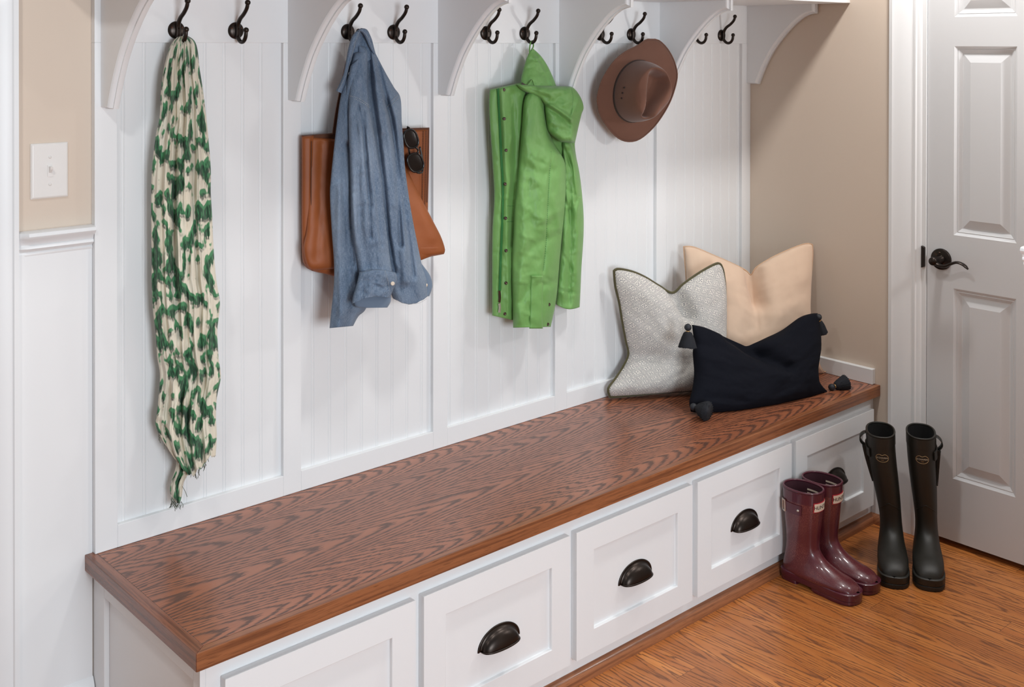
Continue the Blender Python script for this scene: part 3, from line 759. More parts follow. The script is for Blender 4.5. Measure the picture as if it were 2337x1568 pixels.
# left / rear body with tail
L = [(795, 170), (779, 214), (769, 279), (762, 338), (755, 408), (753, 448), (757, 527), (762, 597), (762, 647), (756, 710), (752, 749)]
R = [(828, 170), (834, 230), (838, 300), (845, 380), (850, 450), (855, 527), (858, 600), (850, 660), (835, 705), (818, 722), (806, 744)]
drape('body', L, R, lambda u, v: lerp(-.060, -.088, sst(0, .3, v)), lambda u, v: .020+.012*v, M['denim'], st, [([(790, 330), (786, 420), (792, 520), (797, 600), (800, 690)], 9, .012), ([(775, 420), (772, 560), (778, 720)], 7, -.006), ([(764, 340), (781, 350)], 6, .004), ([(798, 330), (800, 460), (806, 600)], 5, .010)]+rcreases(14, (756, 300, 850, 740), 14, vert=.7),
    nu=60, nv=130, wr=.004, wsc=(.03, .012), folds=[(1.5, .004, .2, .3)], seed=2.2, backy=-.05)
# right body panel (front)
L = [(815, 100), (818, 170), (826, 260), (838, 340), (850, 430), (862, 520), (874, 600), (886, 650), (896, 680)]
R = [(852, 112), (879, 164), (899, 199), (914, 224), (917, 279), (921, 328), (924, 378), (933, 448), (943, 507), (953, 557), (963, 604), (974, 640), (976, 677)]
def hem(u, v): return sst(.9, 1, v)*(16*math.sin(PI*u)+.6*math.sin(u*30))
sp, fsp = drape('front_panel', L, R, lambda u, v: lerp(-.050, -.094, sst(0, .4, v)), lambda u, v: .026+.012*v, M['denim'], st,
    [([(842, 110), (846, 200), (860, 300), (876, 420), (886, 540), (900, 620)], 6, .020), ([(862, 170), (875, 240), (892, 330), (905, 420), (918, 540), (925, 640)], 9, -.011), ([(880, 230), (900, 300), (912, 400), (930, 520), (945, 630)], 6, .013),
     ([(900, 480), (906, 560), (912, 660)], 7, .005), ([(930, 500), (944, 600), (955, 670)], 6, -.005), ([(860, 130), (872, 190), (893, 270), (905, 400), (916, 560)], 6, .020), ([(848, 120), (858, 200), (872, 300)], 6, -.008)]+rcreases(22, (840, 150, 960, 680), 13, vert=.7, dep=.0028), nu=70, nv=140, wr=.005, wsc=(.035, .010), ragged=hem, seed=6.1, backy=-.045)
# curled hem corner at the far right showing the underside
drape('hem_facing', [(958, 598), (964, 630), (972, 660), (968, 676)], [(964, 604), (981, 628), (987, 652), (980, 676)], lambda u, v: -.088, .010, M['denim_in'], st, nu=16, nv=30, backy=-.03)
# sleeve
L = [(808, 120), (800, 160), (796, 230), (796, 300), (800, 398), (802, 498), (809, 560), (817, 612), (820, 632)]
R = [(838, 112), (840, 170), (842, 239), (852, 299), (864, 373), (874, 453), (883, 530), (890, 590), (897, 632)]
sl, fsl = drape('sleeve', L, R, lambda u, v: lerp(-.060, -.118, sst(0, .4, v)), lambda u, v: .022+.010*v, M['denim'], st,
    [([(812, 250), (816, 380), (822, 520), (838, 610)], 8, .007), ([(838, 260), (846, 380), (858, 500), (868, 600)], 7, -.006), ([(826, 200), (834, 330), (846, 470)], 6, .006), ([(842, 300), (856, 420), (870, 560)], 4, .006), ([(818, 240), (830, 300), (840, 420), (846, 540)], 4, .008), ([(805, 450), (812, 560)], 5, -.004)]+rcreases(20, (800, 150, 890, 620), 12, vert=.7, dep=.0025),
    nu=56, nv=130, wr=.005, wsc=(.04, .012), seed=9.3, backy=-.055)
# underarm / shoulder wedge behind the sleeve on the left
drape('back_panel', [(800, 150), (790, 200), (778, 270), (768, 330), (784, 352)], [(820, 130), (818, 200), (812, 280), (806, 340), (800, 372)], lambda u, v: -.072, .02, M['denim'], st, [([(797, 250), (790, 330)], 7, .006)], nu=30, nv=50, wr=.003, backy=-.04)
# cuff: turned-back tube with an open end
cu = thing('x', '', '') if False else None
L = [(820, 622), (814, 648), (806, 676), (803, 694)]
R = [(903, 622), (906, 640), (897, 662), (890, 680)]
cf, fcf = drape('cuff', L, R, lambda u, v: -.140-.006*v, .026, M['denim'], st, [([(830, 640), (826, 690)], 5, .004), ([(846, 622), (842, 690)], 5, -.003), ([(880, 620), (884, 660)], 2.0, .003)]+rcreases(8, (812, 625, 895, 690), 15, dep=.003), nu=44, nv=36, pw=2.4, wr=.004, wsc=(.05, .05), ragged=lambda u, v: -7*math.sin(PI*u)*(1-v)-9*math.sin(PI*u)*v, backy=-.12, topround=.08)
drape('cuff_inside', [(806, 682), (812, 700), (826, 703)], [(890, 660), (892, 686), (884, 702)], lambda u, v: -.132, .012, M['denim_in'], st, nu=30, nv=16, backy=-.12)
y_ = front_y(fcf, (893, 648))-.001
MB().disc(ony(896, 647, y_-.002), (-.5, -.86, 0), [(.0052, 0), (.0052, .0015), (.0042, .0022), (.002, .0016), (0, .0016)], 18).build('button', M['label_cream'], st, True)
MB().disc(ony(973, 651, -.103), (.3, -.95, 0), [(.0045, 0), (.0045, .0015), (0, .002)], 16).build('button', M['label_cream'], st, True)
# collar: folded strip over the hook
L = [(812, 72), (803, 84), (795, 110), (785, 164), (776, 188), (767, 207)]
R = [(826, 66), (820, 84), (808, 118), (797, 160), (790, 190), (781, 214)]
drape('collar', L, R, lambda u, v: -.058, .014, M['denim'], st, nu=18, nv=60, backy=-.04, wr=.001, topround=.1)
L = [(812, 72), (822, 72), (832, 84), (842, 108), (852, 124)]
R = [(824, 64), (838, 68), (848, 88), (853, 106), (857, 122)]
drape('collar_stand', L, R, lambda u, v: -.062, .012, M['denim'], st, nu=14, nv=40, backy=-.04, topround=.1)
drape('collar_inside', [(812, 74), (803, 90), (798, 120), (796, 165)], [(826, 70), (842, 84), (850, 104), (856, 130)], lambda u, v: -.046-.012*v, .010, M['denim'], st, [([(829, 84), (826, 160)], 5, .006)], nu=30, nv=30, backy=-.03)
# yoke / hem / collar stitching
def dashes(px, n, yv, ln=.0026, w_=.0006, name='stitching', mat=None, par=None):
    m = MB(); pp = cr(px, n*2)
    for i in range(0, n*2-1, 2):
        a = ony(*pp[i], yv(i/(n*2)) if callable(yv) else yv); b = ony(*pp[i+1], yv((i+1)/(n*2)) if callable(yv) else yv); m.tube([a, b], w_, 5)
    return m.build(name, mat or M['thread'], par or st)
ys = lambda fr, px, k=.001: [front_y(fr, p)-k for p in px]
def seam_on(fr, px, n=30, k=.0012, **kw):
    pp = cr(px, 8); yv = [front_y(fr, p)-k for p in pp]
    f = lambda t: yv[min(7, int(t*8))]*(1-(t*7-int(min(6.99, t*7))))+yv[min(7, int(min(6.99, t*7))+1)]*(t*7-int(min(6.99, t*7))) if False else lerp(yv[int(min(6.999, t*7))], yv[int(min(6.999, t*7))+1], min(6.999, t*7)-int(min(6.999, t*7)))
    return dashes(px, n, f, **kw)
seam_on(fsl, [(798, 219), (812, 222), (828, 230), (842, 240)], 14); seam_on(fsl, [(798, 224), (812, 227), (828, 235), (843, 245)], 14)
seam_on(fsp, [(884, 244), (894, 230), (908, 216)], 12); seam_on(fsp, [(888, 249), (898, 235), (911, 222)], 12)
seam_on(fsp, [(905, 686), (930, 694), (955, 692), (974, 682)], 26); seam_on(fcf, [(879, 618), (885, 640), (889, 664)], 16)
dashes([(821, 70), (812, 92), (802, 130), (790, 170), (772, 206)], 46, -.073)
dashes([(830, 72), (842, 90), (850, 112)], 16, -.075)

# ---- green raincoat
rc = thing('raincoat', 'bright green hooded raincoat hanging from its loop', 'coat', (-1.13, -.06, .78))
# front placket and body, left part
L = [(1118, 204), (1116, 239), (1119, 299), (1124, 373), (1128, 448), (1124, 522), (1123, 597), (1123, 660), (1123, 720)]
R = [(1200, 186), (1205, 260), (1200, 330), (1195, 420), (1190, 520), (1185, 620), (1183, 680), (1180, 733)]
bd, fbd = drape('body', L, R, lambda u, v: -.030-.012*u, lambda u, v: .022, M['green'], rc,
    [([(1146, 200), (1152, 300), (1158, 420), (1158, 520), (1160, 720)], 6, -.006), ([(1168, 215), (1176, 330), (1172, 450), (1168, 560)], 8, .009), ([(1136, 210), (1144, 320), (1148, 430), (1146, 520), (1141, 660)], 4, .004)]+rcreases(18, (1120, 220, 1185, 720), 3, dep=.002),
    nu=56, nv=130, wr=.004, wsc=(.03, .012), seed=3.1, backy=-.008, topround=.02, ragged=lambda u, v: -10*math.sin(PI*u)*(1-v)**6*0)
# back of the coat, seen between the hood and the sleeves
drape('back_panel', [(1240, 205), (1246, 260), (1256, 320), (1282, 366), (1288, 440), (1284, 560)], [(1310, 210), (1316, 270), (1312, 330), (1318, 380), (1320, 450), (1310, 560)], lambda u, v: -.020, .018, M['green'], rc,
    [([(1290, 345), (1296, 420), (1298, 540)], 6, .006)], nu=30, nv=70, wr=.004, wsc=(.04, .016), seed=1.9, backy=-.008)
# second sleeve, right
L = [(1282, 318), (1286, 400), (1284, 470), (1278, 560), (1272, 640), (1268, 694)]
R = [(1301, 318), (1311, 344), (1323, 398), (1331, 473), (1332, 532), (1327, 612), (1325, 660), (1323, 701)]
drape('sleeve', L, R, lambda u, v: -.030, .034, M['green'], rc, [([(1296, 345), (1300, 420), (1302, 520), (1298, 690)], 7, .010), ([(1310, 400), (1318, 500), (1316, 640)], 6, -.005), ([(1286, 450), (1300, 480)], 5, .005), ([(1276, 660), (1322, 672)], 3, .004), ([(1288, 340), (1304, 380), (1314, 460)], 4, .007), ([(1330, 430), (1312, 470)], 4, .004)]+rcreases(16, (1275, 340, 1330, 690), 9, dep=.003),
    nu=40, nv=110, wr=.006, wsc=(.04, .016), seed=7.7, backy=-.008, topround=.1, ragged=lambda u, v: 8*math.sin(PI*u)*v**8)
# main sleeve
L = [(1214, 205), (1197, 226), (1190, 299), (1182, 398), (1174, 473), (1171, 540), (1168, 600), (1169, 680), (1171, 748)]
R = [(1240, 212), (1246, 269), (1262, 325), (1288, 368), (1291, 420), (1289, 470), (1284, 522), (1277, 597), (1270, 680), (1257, 746)]
sv, fsv = drape('sleeve', L, R, lambda u, v: -.058, lambda u, v: lerp(.030, .048, sst(0, .4, v)), M['green'], rc,
    [([(1262, 345), (1252, 420), (1250, 480), (1246, 560), (1240, 615)], 3, .004), ([(1200, 380), (1240, 400), (1262, 390)], 12, .006), ([(1192, 430), (1200, 520), (1190, 620), (1186, 730)], 10, -.006), ([(1180, 600), (1220, 560), (1262, 540)], 10, .005),
     ([(1205, 330), (1230, 420), (1236, 520)], 12, -.006), ([(1222, 660), (1270, 640)], 8, .006), ([(1265, 450), (1278, 520)], 8, -.005), ([(1188, 690), (1215, 640)], 8, .006), ([(1195, 470), (1240, 500), (1280, 480)], 9, -.004)]+rcreases(26, (1175, 330, 1285, 730), 4),
    nu=70, nv=150, pw=2.4, wr=.007, wsc=(.022, .014), seed=12.4, backy=-.035, topround=.05)
# hood standing above the shoulders
L = [(1213, 111), (1204, 127), (1196, 152), (1189, 180), (1189, 200)]
R = [(1217, 111), (1234, 127), (1249, 149), (1261, 174), (1271, 200)]
hd, fhd = drape('hood', L, R, lambda u, v: -.034-.01*v, lambda u, v: lerp(.012, .034, v), M['green'], rc, [([(1219, 118), (1240, 150), (1256, 198)], 5, .007), ([(1205, 135), (1232, 139)], 3, .003), ([(1226, 135), (1246, 170), (1262, 200)], 4, -.005)]+rcreases(6, (1195, 125, 1260, 198), 6), nu=40, nv=50, wr=.004, wsc=(.04, .04), seed=5.2, backy=-.012)
# hood opening rolled over to the right
L = [(1178, 192), (1192, 206), (1214, 216), (1238, 232), (1244, 262), (1247, 288), (1254, 304), (1279, 324)]
R = [(1214, 194), (1262, 196), (1290, 197), (1308, 200), (1324, 220), (1332, 245), (1326, 265), (1312, 327)]
hr, fhr = drape('hood_brim', L, R, lambda u, v: -.066, lambda u, v: lerp(.022, .05, sst(0, .4, v)), M['green'], rc,
    [([(1238, 232), (1262, 244), (1285, 258), (1303, 272)], 5, -.010), ([(1246, 240), (1270, 258), (1300, 284)], 7, .010), ([(1322, 222), (1303, 270), (1306, 320)], 5, -.007), ([(1262, 290), (1296, 300)], 8, .005), ([(1290, 205), (1270, 230)], 8, .006), ([(1210, 205), (1250, 222)], 6, .006)]+rcreases(12, (1240, 200, 1325, 325), 2, dep=.003),
    nu=60, nv=70, pw=2.4, wr=.006, wsc=(.03, .03), seed=8.8, backy=-.045, topround=.08, botround=.08)
strip([(1190, 191), (1197, 195), (1206, 197)], -.075, .008, M['band'], 'neck_tab', rc, .002)
MB().tube([ony(a, b, -.078) for a, b in cr([(1203, 198), (1208, 190), (1215, 182), (1218, 190), (1222, 200)], 14)], .0016, 6).build('drawcord', M['green'], rc, True)
strip([(1136, 202), (1139, 260), (1143, 348), (1147, 423), (1146, 498), (1142, 597), (1140, 664)], lambda t: front_y(fbd, (lerp(1136, 1140, t)+8*math.sin(PI*t), lerp(205, 660, t)))-.0015, .0075, M['green_dark'], 'zip', rc, .002, 30)
strip([(1139, 664), (1140, 678), (1139, 690)], front_y(fbd, (1140, 676))-.003, .006, M['screw'], 'zip_pull', rc, .003, 8)
strip([(1139, 692), (1140, 702), (1139, 713)], front_y(fbd, (1140, 702))-.003, .006, M['silver'], 'zip_pull', rc, .003, 8)
def snap(px, fr, mat, r=.0048):
    y_ = front_y(fr, px)
    MB().disc(ony(px[0], px[1], y_-.0005), (-.35, -.93, 0), [(r, -.002), (r, .001), (r*.8, .0022), (r*.45, .0014), (0, .0012)], 18).build('snap', mat, rc, True)
for q in ((1150, 205), (1151, 271), (1155, 343), (1153, 420), (1154, 498), (1155, 572), (1155, 646), (1152, 716)): snap(q, fbd, M['screw'])
for q in ((1225, 694), (1223, 739)): snap(q, fsv, M['green_snap'], .0056)
for q in ((1253, 695), (1250, 740)): snap(q, fsv, M['screw'])
seam_on(fsv, [(1258, 345), (1253, 420), (1250, 480), (1246, 560), (1240, 618)], 60, .0022, w_=.0007, name='sleeve_seam', mat=M['green_dark'], par=rc)
seam_on(fbd, [(1156, 506), (1172, 505)], 10, .0006, w_=.0005, name='body_seam', mat=M['green_dark'], par=rc)
seam_on(fbd, [(1157, 470), (1172, 470)], 10, .0006, w_=.0005, name='body_seam', mat=M['green_dark'], par=rc)
seam_on(fhr, [(1304, 202), (1308, 222), (1306, 245), (1304, 262)], 24, .0022, w_=.0005, name='hood_seam', mat=M['green_dark'], par=rc)
# cuff tab on the sleeve
tabL = [(1211, 629), (1210, 690), (1208, 750)]; tabR = [(1240, 629), (1239, 690), (1239, 750)]
ty = lambda u, v: front_y(fsv, (lerp(1211, 1240, u), lerp(629, 748, v)))
drape('cuff_tab', tabL, tabR, lambda u, v: ty(u, v)+.0005, .004, M['green'], rc, nu=12, nv=20, pw=8, topround=0, backy=-.03, wr=.0005)
MB().tube([ony(a, b, yy) for a, b, yy in cr([(1209, 128, -.042), (1208.5, 112, -.038), (1211, 98, -.0335), (1215, 93, -.033), (1217, 99, -.034), (1217, 107, -.038), (1213, 114, -.046)], 20)], .0022, 8).build('hanging_loop', M['green'], rc, True)

# ---- hat
hat = thing('fedora_hat', 'brown felt wide-brimmed hat with pinched crown hanging on the panelling', 'hat', (-.68, -.04, 1.46))
outl = [(1487, 90), (1503, 92), (1522, 110), (1537, 136), (1545, 165), (1543, 190), (1531, 228), (1512, 263), (1489, 293), (1462, 316), (1439, 323), (1416, 318), (1394, 299), (1372, 267), (1364, 238), (1364, 217), (1372, 188), (1386, 161), (1405, 136), (1426, 119), (1455, 104), (1474, 91)]
NB = 72
op = cr(outl, NB, True)
HS = Vector((.968, -.25, 0)); HN = Vector((-.25, -.968, 0))      # the hat leans out on the bracket at its right side
HC = ony(1450, 208, -.078)                      # centre of the crown base
ax_long = HS*.36+Vector((0, 0, .93)); ax_short = HS*.93-Vector((0, 0, .36))
def crown_pt(t, r, h): return HC + HN*h + ax_long*math.cos(t)*r[0] + ax_short*math.sin(t)*r[1]
def on_hat(a, b, h):
    d = CF + CR*((a-1168.5)/FPX) - CU*((b-CY)/FPX); o = HC+HN*h
    return CP + d*((o-CP).dot(HN)/d.dot(HN))
rim_pts = []
for a, b in op:
    w_ = on_hat(a, b, 0)-HC; s_ = w_.dot(ax_short)/.17; l_ = w_.dot(ax_long)/.19
    rim_pts.append(on_hat(a, b, -.010+.026*s_*s_-.012*l_*l_))
ang = [math.atan2((p-HC).dot(ax_short), (p-HC).dot(ax_long)) for p in rim_pts]
base_pts = [crown_pt(t, (.103, .083), 0) for t in ang]
rings = []
for k in range(11):
    q = k/10; row = []
    for b, r in zip(base_pts, rim_pts):
        p = b.lerp(r, q); p += HN*((r-b).dot(HN)*(q**1.6-q)); row.append(p)
    rings.append(row)
top_ = [[p for p in r] for r in rings]; bot_ = [[p-HN*.0035 for p in r] for r in reversed(rings)]
MB().loft(top_+bot_, True, False, False).build('brim', M['felt'], hat, True)
MB().ctube(rim_pts, .0024, 8).build('brim_edge', M['felt'], hat, True)
m = MB(); rings = []; H = .118
for k in range(34):
    q = k/33                                   # 0 base, 1 crown centre
    row = []
    for j in range(80):
        t = 2*PI*j/80
        if q < .55:
            s_ = q/.55; rad = 1-.13*s_**1.5-.05*s_**6; hgt = H*.90*s_
        else:
            s_ = (q-.55)/.45; rad = .82*math.cos(s_*PI/2)**.8 if s_ < 1 else 0.0; hgt = H*(.90+.10*math.sin(s_*PI/2))
        # long axis: +1 rear/top, -1 front/bottom ; pinch toward the front
        L_ = math.cos(t); S_ = math.sin(t)
        pin = sst(.15, .9, q if q < .55 else .9)*math.exp(-((L_+.62)/.42)**2)*abs(S_)
        rl, rs = .103*rad*(1-.04*sst(.2, .6, q)), .083*rad*(1-.30*pin)
        x_, y_ = rl*L_, rs*S_
        # teardrop crease, wide at the rear and narrow at the front
        al = x_/.09; wid = lerp(.016, .042, sst(-.9, .6, al)); ac = (y_-.006)/wid
        crease = .058*math.exp(-ac*ac*ac*ac*1.6)*sst(-1.25, -.80, al)*(1-sst(.55, .86, al))*sst(.48, .62, q)
        p = HC + ax_long*x_ + ax_short*y_ + HN*(hgt-crease-.002); row.append(p)
    rings.append(row)
cw = m.loft(rings, True, False, True).build('crown', M['felt'], hat, True)
mod = cw.modifiers.new('smooth', 'SMOOTH'); mod.iterations = 6; mod.factor = .5
bp = [crown_pt(2*PI*j/60, (.1035, .0835), -.006) for j in range(60)]
MB().loft([[crown_pt(2*PI*j/60, (.1045, .0845), 0) for j in range(60)], [crown_pt(2*PI*j/60, (.1048, .0848), .004) for j in range(60)], [crown_pt(2*PI*j/60, (.1040, .0840), .009) for j in range(60)], [crown_pt(2*PI*j/60, (.100, .080), .0095) for j in range(60)]], True, False, False).build('hat_band', M['band'], hat, True)
for dt, hq in ((-1.72, .50), (-1.90, .46), (-2.08, .42)):
    p = crown_pt(dt, (.0965, .0775), H*.90*hq); nrm = (ax_long*math.cos(dt)*.7+ax_short*math.sin(dt)).normalized()
    MB().disc(p+nrm*.0005, nrm, [(.0032, -.002), (.0032, .0018), (.002, .0024), (.0016, .0008), (0, .0006)], 14).build('eyelet', M['band'], hat, True)
MB().tube([ony(1459.5, 88, -.034), ony(1459, 100, -.03), ony(1458, 112, -.02)], .0006, 5).build('hanging_cord', M['thread'], hat)

# ------------------------------------------------------------------ pillows
def pillow(root, top, right, bottom, left, ys, thick, mat, name, n=64, chop=None, wr=.003, seed=0.0, uvn=1.0, crs=(), back=.8):
    """edges traced clockwise from the top left corner; ys = depth at TL, TR, BR, BL"""
    Tp, Rp, Bp, Lp = cr(top, n), cr(right, n), cr(bottom, n), cr(left, n)   # top L->R, right T->B, bottom L->R, left T->B
    def px(u, v):
        i = u*(n-1); j = v*(n-1); a = int(min(i, n-2)); b = int(min(j, n-2)); fu, fv = i-a, j-b
        t = [lerp(Tp[a][k], Tp[a+1][k], fu) for k in (0, 1)]; bo = [lerp(Bp[a][k], Bp[a+1][k], fu) for k in (0, 1)]
        l = [lerp(Lp[b][k], Lp[b+1][k], fv) for k in (0, 1)]; r = [lerp(Rp[b][k], Rp[b+1][k], fv) for k in (0, 1)]
        c = (Tp[0], Tp[-1], Bp[-1], Bp[0])
        return tuple((1-v)*t[k]+v*bo[k]+(1-u)*l[k]+u*r[k]-((1-u)*(1-v)*c[0][k]+u*(1-v)*c[1][k]+u*v*c[2][k]+(1-u)*v*c[3][k]) for k in (0, 1))
    def yy(u, v): return lerp(lerp(ys[0], ys[1], u), lerp(ys[3], ys[2], u), v)
    mid = [[ony(*px(j/(n-1), i/(n-1)), yy(j/(n-1), i/(n-1))) for j in range(n)] for i in range(n)]
    nr = (mid[0][-1]-mid[0][0]).cross(mid[-1][0]-mid[0][0]).normalized()
    if nr.dot(CP-mid[n//2][n//2]) < 0: nr = -nr
    fv_, bv_, us = [], [], []
    for i in range(n):
        for j in range(n):
            u, v = j/(n-1), i/(n-1)
            t = thick*(max(0, 1-abs(2*u-1)**2.2)*max(0, 1-abs(2*v-1)**2.4))**.55
            d = t
            if chop:
                p_ = px(u, v)
                for ln, wd_, dp in chop:
                    q = pdist(p_, ln)/wd_; d -= dp*math.exp(-q*q)*min(1, t/(thick*.25)+.25)
            d += wr*fbm(u*5, v*5, seed, 4)*min(1, t/thick*2)
            fv_.append(mid[i][j]+nr*max(d, 0)); bv_.append(mid[i][j]-nr*t*back); us.append((u*uvn, v*uvn))
    fs = []; o = n*n
    for i in range(n-1):
        for j in range(n-1):
            a = i*n+j; fs.append((a, a+1, a+n+1, a+n)); fs.append((o+a, o+a+n, o+a+n+1, o+a+1))
    for k in range(n-1):
        for a, b in ((k, k+1), ((n-1)*n+k, (n-1)*n+k+1), (k*n, (k+1)*n), (k*n+n-1, (k+1)*n+n-1)): fs.append((a, b, o+b, o+a))
    for p in fv_+bv_: p.z = max(p.z, BT+.0015)
    MB().add(fv_+bv_, fs, us+us).build(name, mat, root, True, merge=True)
    for r_ in mid:
        for p in r_: p.z = max(p.z, BT+.0058)
    ring = [mid[0][j] for j in range(n)]+[mid[i][n-1] for i in range(1, n)]+[mid[n-1][j] for j in range(n-2, -1, -1)]+[mid[i][0] for i in range(n-2, 0, -1)]
    return ring, nr, mid
# cream pillow in the corner
pc = thing('throw_pillow', 'large plain cream linen pillow standing in the corner behind the others', 'pillow', (-.2, -.2, BT), 'pillows on the bench')
ring, nr, mid = pillow(pc, [(1560, 563), (1583, 564), (1625, 581), (1671, 601), (1702, 617), (1714, 627), (1726, 610), (1763, 587), (1809, 566), (1840, 556), (1854, 558)],
    [(1854, 558), (1855, 575), (1853, 612), (1850, 658), (1848, 704), (1852, 760), (1866, 814), (1872, 836), (1884, 854)], [(1572, 880), (1640, 876), (1760, 872), (1884, 854)],
    [(1560, 563), (1563, 600), (1566, 640), (1570, 760), (1572, 880)], (-.030, -.285, -.335, -.10), .075, M['linen'], 'cover', chop=[([(1714, 620), (1712, 650), (1720, 690)], 16, .045), ([(1712, 655), (1718, 740)], 30, .018)], seed=3.3, wr=.006, back=.25)
MB().ctube(ring, .0022, 6).build('whipstitch', M['linen_edge'], pc, True)
# patterned pillow
pp_ = thing('throw_pillow', 'white pillow with grey diamond lattice print and olive piping', 'pillow', (-.63, -.12, BT), 'pillows on the bench')
ring, nr, mid = pillow(pp_, [(1401, 618), (1411, 614), (1442, 620), (1472, 633), (1503, 652), (1534, 668), (1558, 649), (1589, 627), (1619, 609), (1638, 601), (1645, 605)],
    [(1645, 605), (1651, 624), (1655, 673), (1654, 765), (1645, 830), (1654, 888)], [(1392, 906), (1440, 902), (1500, 896), (1586, 890), (1654, 888)],
    [(1401, 618), (1404, 652), (1413, 691), (1420, 734), (1428, 777), (1434, 808), (1423, 835), (1405, 863), (1388, 887), (1392, 906)], (-.028, -.175, -.215, -.024), .078, M['lattice'], 'cover',
    chop=[([(1534, 662), (1545, 690), (1556, 715)], 15, .045), ([(1550, 700), (1562, 760)], 34, .016), ([(1440, 812), (1475, 800)], 12, .008)], seed=7.1, wr=.006, back=.25)
MB().ctube([p+nr*.001 for p in ring], .0048, 8).build('piping', M['olive'], pp_, True)
# navy lumbar pillow
pn = thing('throw_pillow', 'navy lumbar pillow with tasselled corners at the front of the bench', 'pillow', (-.42, -.36, BT), 'pillows on the bench')
TL, TR, BR, BL = (1579, 741), (1866, 715), (1890, 894), (1577, 940)
ring, nr, mid = pillow(pn, [TL, (1610, 748), (1656, 770), (1690, 785), (1704, 790), (1722, 783), (1748, 771), (1785, 753), (1824, 725), (1850, 716), TR],
    [TR, (1869, 750), (1870, 789), (1867, 811), (1864, 841), (1868, 872), BR], [BL, (1619, 944), (1687, 941), (1779, 927), (1855, 907), BR],
    [TL, (1582, 765), (1584, 785), (1581, 805), (1584, 851), (1580, 887), (1573, 918), BL], (-.245, -.375, -.455, -.300), .070, M['navy'], 'cover',
    chop=[([(1660, 774), (1700, 800), (1745, 826), (1775, 840)], 13, .030), ([(1704, 792), (1730, 812)], 22, .030), ([(1600, 905), (1680, 918)], 10, .005)], seed=11.7, wr=.006, back=.35)
def tassel(bc, tdir, length, spread, root, rnd):
    tdir = Vector(tdir).normalized(); bc = Vector(bc)
    bd_ = MB().ball(bc, .0115).build('bead', M['bead'], root, True)
    b = bc+tdir*.0125
    MB().disc(b-tdir*.0012, tdir, [(.0062, 0), (.0072, .001), (.0062, .003)], 18).build('gold_ring', M['gold'], bd_, True)
    m = MB(); n = 44; rings = []
    u = tdir.cross(Vector((0, 1, .2))).normalized(); w_ = tdir.cross(u)
    for i in range(14):
        q = i/13; r = spread*(.34+.66*q**.75) if q > .02 else spread*.2
        rings.append([b+tdir*(length*q*(1+.05*noise.noise(Vector((k*1.7, 3, 1)))))+(u*math.cos(2*PI*k/n)+w_*math.sin(2*PI*k/n))*r*(1+(.09 if k % 2 else -.06)+.08*noise.noise(Vector((k*.9, i*.15, 2)))) for k in range(n)])
    m.loft(rings)
    for k in range(40):
        a = rnd.uniform(0, 2*PI); rr = spread*rnd.uniform(.5, 1.02); s0 = b+(u*math.cos(a)+w_*math.sin(a))*rr*.7+tdir*length*.35; s1 = b+(u*math.cos(a)+w_*math.sin(a))*rr+tdir*length*rnd.uniform(.96, 1.08)
        m.tube([s0, s0.lerp(s1, .5)+u*rnd.uniform(-.001, .001), s1], .0009, 4)
    for q in m.v: q.z = max(q.z, BT+.001)
    m.build('tassel', M['tassel'], root, True)
rd = random.Random(3)
tassel(ony(1570, 747, -.262), (-.16, -.10, -1), .050, .0270, pn, rd)
tassel(ony(1868, 724, -.383), (.30, .02, -1), .046, .0215, pn, rd)
tassel(ony(1898, 892, -.455)+Vector((0, 0, .012)), (.93, -.35, .14), .046, .0255, pn, rd)
p = ony(1583, 932, -.315); p.z = BT+.031
tassel(p, (.02, -1, -.02), .040, .0285, pn, rd)

